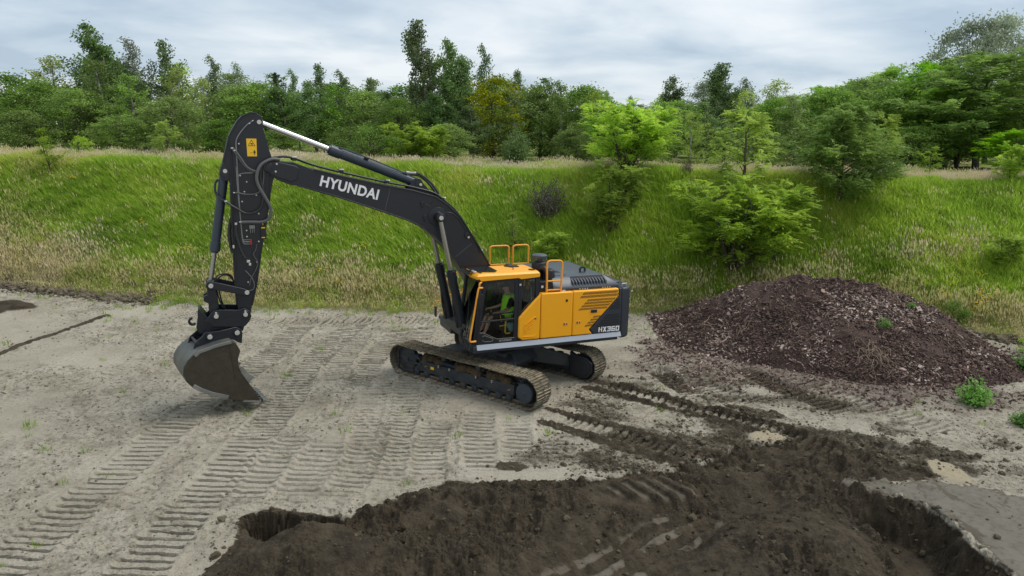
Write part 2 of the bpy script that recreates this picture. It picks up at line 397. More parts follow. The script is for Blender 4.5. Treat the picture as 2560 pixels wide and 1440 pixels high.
def heap_h(X, Y):
    ridge = lin(X, [4.9, 5.7, 6.5, 7.3, 8.2, 9.2, 10.3, 11.4, 12.5, 13.6, 14.4, 15.2, 15.9], [0, .5, 1.15, 1.72, 2.05, 2.2, 2.2, 2.02, 1.66, 1.1, .6, .15, 0])
    front = lin(X, [4, 6, 7.6, 9.6, 12, 14, 16], [2.0, 2.4, 3.0, 3.9, 3.8, 2.8, 1.6]); cy = lin(X, [4, 8, 12, 16], [23.9, 22.8, 22.3, 21.4])
    q = np.where(Y < cy, (cy - Y) / front, (Y - cy) / 3.3)
    prof = np.clip(1 - q, 0, 1); prof = prof * 0.7 + 0.3 * (1 - np.clip(q, 0, 1) ** 2)
    h = ridge * prof
    return h + np.clip(h * 2, 0, 1) * (0.46 * fbm(X * .9, Y * .9, 91, 5, .6) + .16 * (ridged(X * 1.7, Y * 1.7, 94, 3) - .5) + .10 * fbm(X * 5, Y * 5, 92, 3)), h

def ground(X, Y):
    """height plus soil masks of the digging site (arrays of any shape)"""
    shp = X.shape; X = X.ravel(); Y = Y.ravel()
    near = np.hypot(X - EX, Y - EY)
    calm = 1 - sst(3.6, 2.2, near) * 0.85
    z = calm * (.16 * fbm(X * .22, Y * .22, 1, 3) + .07 * fbm(X * .9, Y * .9, 5, 3))
    rough = sst(-.17, .10, fbm(X * .45, Y * .45, 12, 4) + .14 * sst(1.5, 4, X) * sst(23, 20, Y))
    fine = fbm(X * 6.5, Y * 6.5, 21, 3, .65)
    crust = ridged(X * 2.6, Y * 3.2, 25, 4) - .5
    for pts, w in (([(-8.9, 8), (-8.7, 12), (-8.6, 17), (-8.9, 19)], .45), ([(-6.45, 8), (-6.45, 16)], .40), ([(-4.4, 13.5), (-4.3, 17.5)], .3), ([(-1.1, 13), (-1.2, 16)], .3), ([(-13, 23.5), (-10, 20), (-9.6, 17)], .7), ([(-6.5, 16.2), (-5.8, 15.6)], .6)):
        d, _s, _g, _L = line_d(X, Y, pts); rough = np.maximum(rough, np.exp(-(d / w) ** 2) * 1.25 * (.55 + .9 * vn(X * 1.1, Y * 1.1, 18)))
    z += (.048 * fine + .066 * crust) * (0.25 + .95 * rough) * (.5 + .5 * calm)
    warp = 0.16 * fbm(X * 2.2, Y * 2.2, 41, 4)
    w_n = np.clip(1.35 + 2.6 * fbm(X * .6, Y * .6, 61, 3), 0.2, 1); p_n = 0.07 * fbm(X * 1.5, Y * 1.5, 66, 3); e_n = vn(X * 6, Y * 6, 67)
    lane_m = np.zeros_like(X)
    def near_line(pts, m):
        P = np.array(pts); return np.nonzero((X > P[:, 0].min() - m) & (X < P[:, 0].max() + m) & (Y > P[:, 1].min() - m) & (Y < P[:, 1].max() + m))[0]
    for pts, w, dep, pit, skew, vis in LANES:
        i = near_line(pts, w)
        if not len(i): continue
        d, s, sg, L = line_d(X[i], Y[i], pts)
        e = sst(w / 2 + .05, w / 2 - .05, d + .45 * warp[i])
        fade = sst(0, .7, s) * sst(L, L - .7, s)
        ph = (s + skew * sg * d + p_n[i]) / pit
        rid = np.floor(ph); ph = ph - rid; li_ = np.full_like(rid, 100 * w + dep * 1e4); rr1 = _hash(rid, li_, 3); rr2 = _hash(rid, li_, 4)
        e = sst(w / 2 + .05, w / 2 - .05, d + .45 * warp[i] + .16 * (rr2 - .5)); ph = np.clip(ph + .16 * (rr1 - .5), 0, 1)
        gro = sst(.0, .07, ph) * sst(.44, .34, ph)
        k = e * fade
        z[i] += k * (-.25 * dep - 2.5 * dep * w_n[i] * (.45 + .8 * rr2) * vis * gro + .35 * dep * ph * vis) - k * .6 * (.042 * fine[i] + .05 * crust[i]) * (.3 + .95 * rough[i])
        z[i] += fade * vis * .045 * np.exp(-((d - w / 2 - .06) / .06) ** 2) * (.2 + e_n[i])
        lane_m[i] = np.maximum(lane_m[i], k)
    wet = np.zeros_like(X)
    for pts, w in BERMS:
        i = near_line(pts, 1.0)
        if not len(i): continue
        d, s, sg, L = line_d(X[i], Y[i], pts)
        e = np.exp(-((d + .45 * warp[i]) / (w * .95)) ** 2) * sst(-.3, .2, s)
        z[i] += e * (.05 + .10 * (e_n[i] - .3)) * (.35 if pts[0][0] < -10 else 1); wet[i] = np.maximum(wet[i], sst(.12, .42, e + .5 * fine[i] - (.40 * e_n[i] if pts[0][0] < -10 else 0)))
    brown = np.zeros_like(X)
    for pts, w in BROWN:
        i = near_line(pts, 1.0)
        if not len(i): continue
        d, s, sg, L = line_d(X[i], Y[i], pts)
        brown[i] = np.maximum(brown[i], sst(w + .14, w - .14, d + 1.6 * warp[i]) * sst(0, .6, s) * sst(L, L - .6, s))
    z -= brown * .05
    def g(cx, cy, rx, ry, a=0):
        c, s = math.cos(a), math.sin(a); u, v = (X - cx) * c + (Y - cy) * s, -(X - cx) * s + (Y - cy) * c
        return np.exp(-(u / rx) ** 2 - (v / ry) ** 2)
    grey = np.zeros_like(X); light = np.zeros_like(X); dk = np.zeros_like(X)
    i = np.nonzero((X > -6) & (X < 13) & (Y < 17.5))[0]
    if len(i):
        Xf, Yf = X, Y; X, Y = X[i], Y[i]; wp, fn = warp[i], fine[i]; zz = z[i]
        D = sdf(X, Y, DARK) + 1.6 * wp + .22 * fn
        d_ = sst(.06, -.08, D)
        vary = .25 + 1.3 * sst(-.12, .16, fbm(X * .9, Y * .9, 53, 3)); lump = .20 * fbm(X * 1.1, Y * 1.1, 51, 3, .5) + 1.15 * vary * (.17 * (ridged(X * 2.4, Y * 2.4, 55, 4) - .5) + .11 * fbm(X * 7, Y * 7, 56, 3, .7))
        m = .30 * g(-.3, 11.95, 1.7, .55, .14) + .22 * g(1.6, 11.8, 1.0, .5, -.22) + .44 * g(-1.9, 9.9, 1.9, .55, .20) + .28 * g(-3.3, 9.3, 1.0, .5, .1) + .42 * g(-3.0, 10.15, .8, .30, .35) + .20 * g(.6, 9.6, .9, .5, -.3)
        m += .50 * g(4.75, 10.6, 1.0, 1.1, -.3) + .25 * g(3.7, 9.5, .9, .7) + .20 * g(4.5, 13.2, .9, .35) + .16 * g(5.6, 12.9, .5, .5, .3) + .16 * g(6.6, 13.9, .9, .3, -.4)
        m -= .30 * g(-1.2, 10.95, 1.5, .22, .05) + .26 * g(4.0, 12.3, .8, .5) + .1
        sp_ = sdf(X, Y, PASS)
        zz = zz + d_ * (m + lump * (1 - .8 * sst(.25, -.15, sp_)))
        ps = sst(.25, -.2, sp_ + wp)
        d, s, sg, L = line_d(X, Y, [(0.2, 9.0), (1.6, 10.3), (3.3, 11.75)])
        stripe = np.sin((d * sg) * 15.0 + 3.0 * fbm(X * .8, Y * .8, 58)) * .5 + .5
        zz += d_ * ps * (-.20 + .09 * stripe)
        pan = sst(.75, .45, np.hypot((X - 2.75) / 1.5, (Y - 12.5) / .75) + wp)
        st2 = sst(.3, .75, np.abs(((X * .75 + Y * .5) / .28 % 1) - .5) * 2)
        zz = zz * (1 - pan) + pan * (.02 + .08 * st2 + .05 * fn)
        pit = sst(.05, -.14, sdf(X, Y, PIT) + 1.1 * wp + .3 * fn)
        zz = zz * (1 - .7 * pit) - .80 * pit
        st = sdf(X, Y, TRENCH) + .45 * wp + .10 * fbm(X * 7, Y * 1.6, 59, 3)
        tr = sst(.04, -.50, st + .25 * fn) * sst(13.1, 12.2, Y)
        zz = zz * (1 - .8 * tr) - .72 * tr + .08 * np.exp(-(st / .10) ** 2) * fn * 3
        pl = sst(.22, -.16, sdf(X, Y, PLATE) + 1.8 * wp + .55 * fn) * (1 - sst(0, .06, tr))
        zz = zz * (1 - .75 * pl) + .03 * pl + .05 * pl * fbm(X * .8, Y * .8, 83, 2)
        clod = np.zeros_like(X)
        for cx, cy, rx, ry, a in ((2.2, 13.5, .9, .35, 0), (5.2, 15.6, 1.2, .4, -.7), (7.6, 15.0, 1.9, .5, -.35), (6.0, 16.6, 1.0, .3, -.6), (9.3, 14.4, 1.0, .4, -.5), (4.2, 14.9, .8, .3, -.6)):
            clod = np.maximum(clod, g(cx, cy, rx, ry, a))
        cm = sst(.3, .7, clod + .6 * fbm(X * 2.5, Y * 2.5, 46))
        zz += cm * .15 * np.clip(ridged(X * 3.5, Y * 3.5, 45, 4) - .42, 0, 1)
        spot = g(.05, 13.45, .5, .22)
        wt = np.maximum.reduce([wet[i], d_, brown[i] * .62, cm * .6, sst(.3, .7, spot + .9 * fbm(X * 4, Y * 4, 49))])
        lg = np.maximum(sst(.9, .5, np.hypot((X - 8.95) / .42, (Y - 13.55) / .75) + 1.2 * wp), sst(1, .5, np.hypot((X - 5.8) / .55, (Y - 15.05) / .3) + wp))
        zz = zz * (1 - .85 * lg) + .02 * lg
        gr = np.maximum(pl, d_ * ps * sst(.45, .85, stripe) * sst(-.16, .05, fbm(X * 1.8, Y * 1.8, 57, 4, .65)) * .85)
        gr = np.maximum(gr, pan * (1 - st2) * .62); gr = np.clip(gr * (1 - tr) * (1 - pit), 0, 1)
        X, Y = Xf, Yf; z[i] = zz; wet[i] = np.maximum.reduce([wt * (1 - lg) * (1 - pl), sst(.0, .08, tr), sst(.16, .05, sdf(X[i], Y[i], PIT) + .5 * wp)]); grey[i] = gr; light[i] = lg; dk[i] = d_
    wet = np.maximum(wet, brown * .62)
    chn = sst(.35, -.35, sdf(X, Y, CHURN) + 2.2 * warp); wet = np.maximum(wet, chn * np.clip(.55 + 1.1 * fbm(X * 1.2, Y * 1.8, 86, 4), 0, .9) * (1 - light) * (1 - grey)); z += chn * .05 * crust
    dm = sst(.5, -.6, sdf(X, Y, DAMP) + 1.5 * warp); wet = np.maximum(wet, dm * np.clip(.33 + 1.3 * fbm(X * .9, Y * 1.6, 88, 4), 0, .55) * (1 - light) * (1 - grey))
    left = g(-18.2, 24.6, 1.6, .7, .1); z += .35 * left * (1 + fbm(X * 2, Y * 2, 47))
    wet = np.maximum(wet, sst(.25, .6, left + .3 * fbm(X * 3, Y * 3, 48)) * .8)
    dh = np.hypot((X - 9.6) / 6.6, (Y - 21.6) / 4.6)
    litter = sst(1.08, .72, dh + .9 * fbm(X * .8, Y * .8, 95, 4))
    R_ = lambda q: q.reshape(shp)
    return R_(z), R_(wet), R_(grey), R_(litter), R_(np.clip(rough * (1 - lane_m * .5), 0, 1)), R_(light)

def grid_mesh(name, Xg, Yg, Zg, mat, attrs):
    nr, nc = Xg.shape
    co = np.stack([Xg, Yg, Zg], -1).reshape(-1, 3).astype(np.float32)
    idx = np.arange(nr * nc).reshape(nr, nc)
    q = np.stack([idx[:-1, :-1], idx[:-1, 1:], idx[1:, 1:], idx[1:, :-1]], -1).reshape(-1, 4)
    me = bpy.data.meshes.new(name)
    me.vertices.add(len(co)); me.vertices.foreach_set('co', co.ravel())
    me.loops.add(q.size); me.loops.foreach_set('vertex_index', q.ravel().astype(np.int32))
    me.polygons.add(len(q)); me.polygons.foreach_set('loop_start', np.arange(0, q.size, 4, dtype=np.int32))
    me.update(calc_edges=True)
    me.polygons.foreach_set('use_smooth', np.ones(len(q), bool))
    for k, v in attrs.items():
        a = me.attributes.new(k, 'FLOAT', 'POINT'); a.data.foreach_set('value', v.ravel().astype(np.float32))
    me.materials.append(mat); return me

# soil of the site
t = NT('site_soil')
aw, ag, al, ar, ali = (t.attr(k).outputs['Fac'] for k in ('wet', 'grey', 'litter', 'rough', 'light'))
nb = t.noise(0.5, 6, 0.6); nm_ = t.noise(3.5, 6, 0.65); nf = t.noise(34, 4, 0.65); nf2 = t.noise(9.0, 6, 0.7)
nk = t.noise(70, 3, 0.7); nc_ = t.noise(1.6, 6, 0.7)
sand = t.mix(t.ramp(nb, .35, .68), (0.345, 0.310, 0.240), (0.465, 0.425, 0.345))
sand = t.mix(t.math('MULTIPLY', t.ramp(nc_, .46, .66), t.math('MULTIPLY_ADD', ar, .55, .12)), sand, (0.165, 0.146, 0.106))
sand = t.mix(t.math('MULTIPLY', t.ramp(nf2, .50, .66), t.math('MULTIPLY_ADD', ar, .70, .20)), sand, (0.112, 0.099, 0.072))
sand = t.mix(t.math('MULTIPLY', t.ramp(nf, .50, .70), .55), sand, (0.145, 0.128, 0.094))
sand = t.mix(t.math('MULTIPLY', t.ramp(nk, .60, .72), .55), sand, (0.085, 0.073, 0.052))
sand = t.mix(t.math('MULTIPLY', t.ramp(nm_, .56, .72), t.math('MULTIPLY', ar, .34)), sand, (0.15, 0.175, 0.07))
sand = t.mix(ali, sand, (0.38, 0.32, 0.22))
lit = t.mix(t.ramp(nf2, .35, .7), (0.060, 0.040, 0.034), (0.20, 0.150, 0.128))
sand = t.mix(t.math('MULTIPLY', al, t.ramp(nf2, .30, .58)), sand, lit)
dark = t.mix(t.ramp(t.math('ADD', t.math('MULTIPLY', nm_, .5), t.math('MULTIPLY', nc_, .5)), .36, .62), (0.022, 0.0168, 0.0105), (0.084, 0.066, 0.044))
dark = t.mix(t.math('MULTIPLY', t.ramp(nf, .5, .75), .35), dark, (0.122, 0.099, 0.068))
wetf = t.ramp(t.math('ADD', aw, t.math('MULTIPLY', t.math('SUBTRACT', nf2, .5), .7)), .28, .62)
c = t.mix(wetf, sand, dark)
crk = t.ramp(t.noise(2.6, 7, 0.65, stretch=(1, .5, 1), dist=.6), .57, .61)
greyc = t.mix(t.math('MULTIPLY', crk, .8), t.mix(t.ramp(nc_, .35, .65), (0.120, 0.108, 0.085), (0.155, 0.142, 0.114)), (0.075, 0.062, 0.045))
gf = t.ramp(t.math('ADD', ag, t.math('MULTIPLY', t.math('SUBTRACT', nm_, .5), .55)), .34, .62)
greyc = t.mix(t.math('MULTIPLY', t.ramp(nf2, .52, .64), .55), greyc, (0.07, 0.056, 0.04))
greyc = t.mix(t.ramp(ag, .72, .95), t.mix(nm_, (0.060, 0.048, 0.033), (0.125, 0.105, 0.078)), greyc)
c = t.mix(gf, c, greyc)
t.set(col=c, rough=t.math('MULTIPLY_ADD', gf, -.20, .92), spec=0.2)
hb = t.math('ADD', t.math('ADD', t.math('MULTIPLY', nf, .6), nf2), t.math('MULTIPLY', nk, .25))
bs = t.math('MULTIPLY_ADD', gf, -.75, .95)
b = t.n('ShaderNodeBump', {'Height': hb, 'Strength': bs, 'Distance': 0.05}); t.l(b.outputs[0], t.b.inputs['Normal'])
M['soil'] = t.m

ys = [4.6, 4.9, 5.2, 5.5, 5.8, 6.1, 6.3, 6.5]
while ys[-1] < 31.5: ys.append(ys[-1] + min(.12, ys[-1] ** 2 / 4700 * .74))
ys = np.array(ys); tn = np.concatenate([np.linspace(-2.6, -.84, 61)[:-1], np.linspace(-.84, .84, 900), np.linspace(.84, 2.6, 61)[1:]])
Xg = ys[:, None] * tn[None, :]; Yg = np.repeat(ys[:, None], len(tn), 1)
Zg, _w, _g, _l, _r, _li = ground(Xg, Yg)
hh, h0 = heap_h(Xg, Yg)
me = grid_mesh('ground', Xg, Yg, Zg, M['soil'], {'wet': _w, 'grey': _g, 'litter': _l, 'rough': _r, 'light': _li})
me.polygons.foreach_set('use_smooth', np.zeros(len(me.polygons), bool))
tag(link('ground', me), kind='structure')
LX, LY = np.arange(-25, 21, .07), np.arange(6.6, 30.5, .07)
_LG = np.stack(ground(*np.meshgrid(LX, LY)), -1)
def glook(x, y):
    """height and soil masks read back from a fine table"""
    x, y = np.atleast_1d(np.asarray(x, float)), np.atleast_1d(np.asarray(y, float))
    fx = np.clip((x - LX[0]) / .07, 0, len(LX) - 1.001); fy = np.clip((y - LY[0]) / .07, 0, len(LY) - 1.001); i, j = fx.astype(int), fy.astype(int); u, v = (fx - i)[:, None], (fy - j)[:, None]
    r = (_LG[j, i] * (1 - u) + _LG[j, i + 1] * u) * (1 - v) + (_LG[j + 1, i] * (1 - u) + _LG[j + 1, i + 1] * u) * v
    return [r[:, q] for q in range(6)]
# lower sheet under and around the dug site, reaching far behind and beside it
t = NT('outer_sand'); t.set(col=t.mix(t.noise(.4, 6), (0.30, 0.27, 0.20), (0.42, 0.38, 0.31)), rough=.95); M['outer'] = t.m
gx = np.linspace(-300, 300, 61); gy = np.linspace(-300, 60, 37)
Xo, Yo = np.meshgrid(gx, gy)
tag(link('surrounding_ground', grid_mesh('surrounding_ground', Xo, Yo, np.full_like(Xo, -1.4), M['outer'], {})), kind='structure')

# embankment and plateau behind the site
t = NT('turf')
n1_ = t.noise(.35, 5, .6); n2_ = t.noise(4, 5, .65)
cc = t.mix(t.ramp(n2_, .35, .7), (0.11, 0.17, 0.03), (0.19, 0.27, 0.05))
cc = t.mix(t.ramp(n1_, .42, .62), cc, (0.30, 0.26, 0.12))
t.set(col=cc, rough=.95, spec=.1); t.bump(t.noise(6, 5), .6, .1); M['turf'] = t.m
bx = np.concatenate([np.linspace(-1500, -60, 25)[:-1], np.linspace(-60, 60, 401), np.linspace(60, 1500, 25)[1:]])
rel = np.concatenate([np.linspace(-2.5, 10, 90), np.linspace(10.4, 40, 60), np.linspace(44, 200, 30), np.linspace(260, 4000, 20)])
Xb, Rb = np.meshgrid(bx, rel); Yb = toe(Xb) + Rb
Zb = bank(Xb, Yb)
tag(link('embankment', grid_mesh('embankment', Xb, Yb, Zb, M['turf'], {})), kind='structure')

# ------------------------------------------------------------------ scattering (uncountable stuff only)
def scatter(name, pts, rot, scl, idx, tint, sources, mat_label=None, parent=None):
    src = bpy.data.collections.new(name + '_sources')
    for i, me in enumerate(sources):
        o = bpy.data.objects.new('%s_source_%02d' % (name, i), me); src.objects.link(o)
    me = bpy.data.meshes.new(name); n = len(pts)
    me.vertices.add(n); me.vertices.foreach_set('co', np.asarray(pts, np.float32).ravel())
    a = me.attributes.new('rot', 'FLOAT_VECTOR', 'POINT'); a.data.foreach_set('vector', np.asarray(rot, np.float32).ravel())
    a = me.attributes.new('scl', 'FLOAT', 'POINT'); a.data.foreach_set('value', np.asarray(scl, np.float32))
    a = me.attributes.new('idx', 'INT', 'POINT'); a.data.foreach_set('value', np.asarray(idx, np.int32))
    a = me.attributes.new('tint', 'FLOAT', 'POINT'); a.data.foreach_set('value', np.asarray(tint, np.float32))
    o = link(name, me, parent); tag(o, kind='stuff')
    ng = bpy.data.node_groups.new(name + '_scatter', 'GeometryNodeTree')
    ng.interface.new_socket('Geometry', in_out='INPUT', socket_type='NodeSocketGeometry')
    ng.interface.new_socket('Geometry', in_out='OUTPUT', socket_type='NodeSocketGeometry')
    gi, go = ng.nodes.new('NodeGroupInput'), ng.nodes.new('NodeGroupOutput')
    iop = ng.nodes.new('GeometryNodeInstanceOnPoints'); ci = ng.nodes.new('GeometryNodeCollectionInfo')
    ci.inputs['Collection'].default_value = src; ci.inputs['Separate Children'].default_value = True; ci.inputs['Reset Children'].default_value = True
    def na(nm, ty):
        x = ng.nodes.new('GeometryNodeInputNamedAttribute'); x.data_type = ty; x.inputs['Name'].default_value = nm; return x.outputs['Attribute']
    er = ng.nodes.new('FunctionNodeEulerToRotation')
    L = ng.links.new
    L(gi.outputs[0], iop.inputs['Points']); L(ci.outputs[0], iop.inputs['Instance']); iop.inputs['Pick Instance'].default_value = True
    L(na('idx', 'INT'), iop.inputs['Instance Index']); L(na('rot', 'FLOAT_VECTOR'), er.inputs[0]); L(er.outputs[0], iop.inputs['Rotation'])
    L(na('scl', 'FLOAT'), iop.inputs['Scale']); L(iop.outputs[0], go.inputs[0])
    md = o.modifiers.new('scatter', 'NODES'); md.node_group = ng
    return o
# ------------------------------------------------------------------ lettering
def text_mesh(name, s, mat, size, off=0.0, ext=0.004):
    cu = bpy.data.curves.new(name, 'FONT'); cu.body = s; cu.size = size; cu.offset = off; cu.extrude = ext; cu.resolution_u = 6; cu.space_character = 1.08
    ob = bpy.data.objects.new(name, cu); COL.objects.link(ob)
    dg = bpy.context.evaluated_depsgraph_get(); me = bpy.data.meshes.new_from_object(ob.evaluated_get(dg))
    bpy.data.objects.remove(ob); me.name = name; me.materials.clear(); me.materials.append(mat)
    return me
def place_text(name, s, mat, parent, o, ux, uz, W, Hh, off=0.02, y=0.0, ext=0.004, shear=0.0):
    """text on a side plate (normal +y): origin o=(x,z), baseline direction ux, up uz, fitted to W x Hh"""
    me = text_mesh(name, s, mat, 1.0, off, ext)
    co = np.array([v.co[:] for v in me.vertices]); mn, mxx = co.min(0), co.max(0); sx, sz = W / (mxx[0] - mn[0]), Hh / (mxx[1] - mn[1])
    for v in me.vertices:
        a, b = (v.co.x - mn[0]) * sx, (v.co.y - mn[1]) * sz; a += b * shear
        v.co = Vector((o[0] + ux[0] * a + uz[0] * b, y + v.co.z, o[1] + ux[1] * a + uz[1] * b))
    bm = bmesh.new(); bm.from_mesh(me); bmesh.ops.recalc_face_normals(bm, faces=bm.faces); bm.to_mesh(me); bm.free()
    return link(name, me, parent)

# ------------------------------------------------------------------ excavator
EXC = tag(empty('excavator', (EX, EY, -0.03), HYAW), 'yellow and charcoal crawler excavator with raised boom standing on pale sand', 'excavator')
TR = TYAW - HYAW
SMALL = {'bolt', 'lashing_mark', 'latch_catch', 'vent_slot_shade', 'stud', 'pictogram', 'hose_fitting', 'pipe_coupling', 'pipe_clamp', 'valve_block', 'valve_mark', 'step_rib', 'pin_cap', 'port_fitting', 'clamp_row', 'junction_block', 'trim_line', 'connector', 'latch', 'antenna', 'door_hinge', 'pin_boss'}
def part(mb, name, mat, parent=None, bevel=0.008, **k):
    o = mb.build(name, M[mat] if isinstance(mat, str) else mat, parent or EXC, bevel, **k)
    if name in SMALL: o['kind'] = 'stuff'
    return o

# --- crawler tracks
def rrect_path(xc, zc, r):
    """closed loop round idler and sprocket: list of (x, z, angle) at equal pitch"""
    L = 2 * xc; per = 2 * L + 2 * math.pi * r; n = 50; out = []
    for i in range(n):
        s = per * i / n
        if s < L: out.append((xc - s, zc + r, math.pi))
        elif s < L + math.pi * r:
            a = (s - L) / r; out.append((-xc - r * math.sin(a), zc + r * math.cos(a), math.pi + a))
        elif s < 2 * L + math.pi * r: out.append((-xc + (s - L - math.pi * r), zc - r, 2 * math.pi))
        else:
            a = (s - 2 * L - math.pi * r) / r; out.append((xc + r * math.sin(a), zc - r * math.cos(a), a))
    return out
sh = MB(); sh.prism([(-.106, -.012), (.098, -.012), (.106, -.022), (.112, -.02), (.108, .008), (-.10, .010)], -.30, .30)
for gx_, hg in ((-.085, .030), (-.01, .034), (.07, .030)):
    sh.prism([(gx_ - .014, 0.006), (gx_ + .014, .006), (gx_ + .007, hg), (gx_ - .007, hg)], -.298, .298)
for bx_ in (-.05, .035):
    for by_ in (-.10, .10): sh.cyl((bx_, by_, -.035), (bx_, by_, -.010), .016, n=6)
link_ = sh
link_.prism([(-.11, -.09), (.11, -.09), (.11, -.035), (-.11, -.035)], .055, .095); link_.prism([(-.11, -.09), (.11, -.09), (.11, -.035), (-.11, -.035)], -.095, -.055)
shoe_me = sh.mesh('track_shoe', M['shoe'])
for side in (1, -1):
    yc = 1.36 * side
    f = MB()
    f.prism([(1.76, .20), (1.5, .47), (.66, .46), (-1.65, .49), (-1.63, .22)], 1.34 * side, 1.45 * side)     # deep side plate of the frame
    f.prism([(1.9, .52), (.9, .55), (.2, .52), (-.6, .52), (-1.6, .50), (-1.63, .22), (1.8, .2)], 1.14 * side, 1.34 * side)
    for xx in (.83, -.45):
        f.box((xx - .05, min(1.45 * side, 1.48 * side), .40), (xx + .05, max(1.45 * side, 1.48 * side), .50))
    tf = part(f, 'track_frame', 'frame', bevel=.012, rot=(0, 0, TR))
    def sub(mb, name, mat, bevel=.006): return part(mb, name, mat, tf, bevel)
    b = MB(); b.box((1.72, min(1.36 * side, 1.465 * side), .215), (-1.62, max(1.36 * side, 1.465 * side), .19)); sub(b, 'guard_rail', 'frame')
    b = MB(); b.prism([(2.32, .36), (1.46, .40), (1.46, .36), (2.32, .33)], 1.44 * side, 1.50 * side); b.prism([(2.34, .12), (1.74, .17), (1.74, .02 + .07), (2.2, .07)], 1.40 * side, 1.49 * side)
    b.prism([(2.36, .10), (2.36, .62), (2.30, .62), (2.30, .10)], 1.40 * side, 1.50 * side); sub(b, 'idler_guide', 'frame')
    b = MB(); b.prism([(2.0, .60), (1.62, .60), (1.5, .47), (1.95, .52)], 1.28 * side, 1.46 * side); sub(b, 'idler_yoke', 'frame')
    b = MB(); b.lathe([(.05, -.09), (.30, -.09), (.36, -.06), (.36, -.03), (.32, -.03), (.32, .03), (.36, .03), (.36, .06), (.30, .09), (.12, .09), (.10, .13), (.05, .13)], (2.06, yc, .43), 'y', 28); sub(b, 'idler', 'frame', 0)
    b = MB(); n = 21; pts = []
    for k in range(n * 4):
        a = 2 * math.pi * k / (n * 4); r = (.385, .385, .315, .315)[k % 4]; pts.append((-2.06 + r * math.cos(a), .43 + r * math.sin(a)))
    b.prism(pts, yc - .035, yc + .035); sub(b, 'sprocket', 'frame')
    b = MB(); b.lathe([(.30, -.05 * side), (.30, .05 * side), (.255, .10 * side), (.245, .24 * side), (.235, .25 * side), (.01, .25 * side)], (-2.06, yc, .42), 'y', 30)
    fd = sub(b, 'final_drive', 'frame', 0)
    b = MB(); b.lathe([(.238, 0), (.232, .012 * side), (.05, .016 * side), (.04, .026 * side), (.005, .026 * side)], (-2.06, 1.611 * side, .42), 'y', 30); sub(b, 'drive_cover', 'blue', 0)
    b = MB(); inn = 1.02 * side                                # motor guard on the inner face
    b.prism([(-1.70, .80), (-1.72, .24), (-2.06, .10), (-2.28, .16), (-2.42, .34), (-2.40, .58), (-2.2, .70), (-1.9, .72)], inn, inn + .10 * side)
    b.prism([(-1.80, .66), (-1.80, .30), (-2.06, .18), (-2.22, .22), (-2.33, .38), (-2.30, .55), (-2.16, .64)], inn - .02 * side, inn + .0 * side); sub(b, 'motor_guard', 'dark2', .01)
    for xx in (1.62, 1.28, .72, .36, -.02, -.40, -.80, -1.18, -1.50):
        b = MB(); b.lathe([(.03, -.13), (.085, -.13), (.085, -.10), (.11, -.10), (.11, -.05), (.08, -.045), (.08, .045), (.11, .05), (.11, .10), (.085, .10), (.085, .13), (.03, .14)], (xx, yc, .135), 'y', 18); sub(b, 'track_roller', 'frame', 0)
    for xx in (.66, -.52):
        b = MB(); b.lathe([(.03, -.13), (.07, -.13), (.07, -.02), (.085, -.02), (.085, .06), (.07, .06), (.07, .13), (.03, .14)], (xx, yc, .70), 'y', 18); b.box((xx - .05, yc - .2 * side - .03, .55), (xx + .05, yc - .2 * side + .03, .72)); sub(b, 'carrier_roller', 'frame', 0)
    b = MB(); gq = np.random.default_rng(3 + side)
    for k in range(26):
        xx = gq.uniform(-1.5, 1.6); b.lathe([(.02, .10), (.09, .085), (.13, .03), (.14, -.06)][::-1], (xx, (1.25 + gq.uniform(-.07, .12)) * side, .50 + gq.uniform(0, .06)), 'z', 9)
    mo = sub(b, 'caked_mud', 'mud', 0); mo['kind'] = 'stuff'
    for (x, z, a) in rrect_path(2.06, .43, .405):
        s = link('track_shoe', shoe_me, tf); sag = 0.0
        if z > .8: sag = -.022 * (1 - abs(((x + 2.06) / 1.37) % 1 * 2 - 1))
        s.location = (x, yc, z + sag)
        # outward normal of the loop
        if z > .8345: ang = 0.0
        elif z < .0255: ang = math.pi
        else:
            cx = 2.06 if x > 0 else -2.06; ang = math.atan2(x - cx, z - .43)
        s.rotation_euler = (0, ang + random.uniform(-.012, .012), 0)
    b = MB(); b.box((1.02, min(1.453 * side, 1.456 * side), .30), (1.14, max(1.453 * side, 1.456 * side), .38)); sub(b, 'decal', 'sticker', 0)
    b = MB()
    for x0 in (1.36, -1.46): b.prism([(x0, .32), (x0 + .02, .32), (x0 - .06, .36), (x0 - .08, .36)], 1.452 * side, 1.456 * side)
    sub(b, 'lashing_mark', 'sticker', 0)
    b = MB()
    for xx in (.83, -.45, .45, -.97):
        for zz in (.43, .47): b.cyl((xx, 1.45 * side, zz), (xx, 1.495 * side, zz), .017, n=8)
    sub(b, 'bolt', 'fit', 0)

# --- car body between the tracks, slewing ring
b = MB()
b.prism([(.95, .62), (.75, .95), (-.75, .95), (-.95, .62), (-.75, .40), (.75, .40)], -.70, .70)
for sx in (1, -1):
    for sy in (1, -1):
        q0 = [(sx * .25, sy * .5, .45), (sx * .85, sy * .5, .45), (sx * .85, sy * .5, .93), (sx * .25, sy * .5, .93)]
        q1 = [(sx * .9, sy * 1.16, .30), (sx * 1.65, sy * 1.16, .30), (sx * 1.65, sy * 1.16, .66), (sx * .9, sy * 1.16, .66)]
        b.hexa(q0, q1)
part(b, 'car_body', 'frame', bevel=.03, rot=(0, 0, TR))
b = MB(); b.lathe([(.78, .93), (.80, .96), (.80, 1.05), (.74, 1.05), (.74, 1.17), (.2, 1.17)], (0, 0, 0), 'z', 40); part(b, 'slewing_ring', 'dark2', bevel=0)

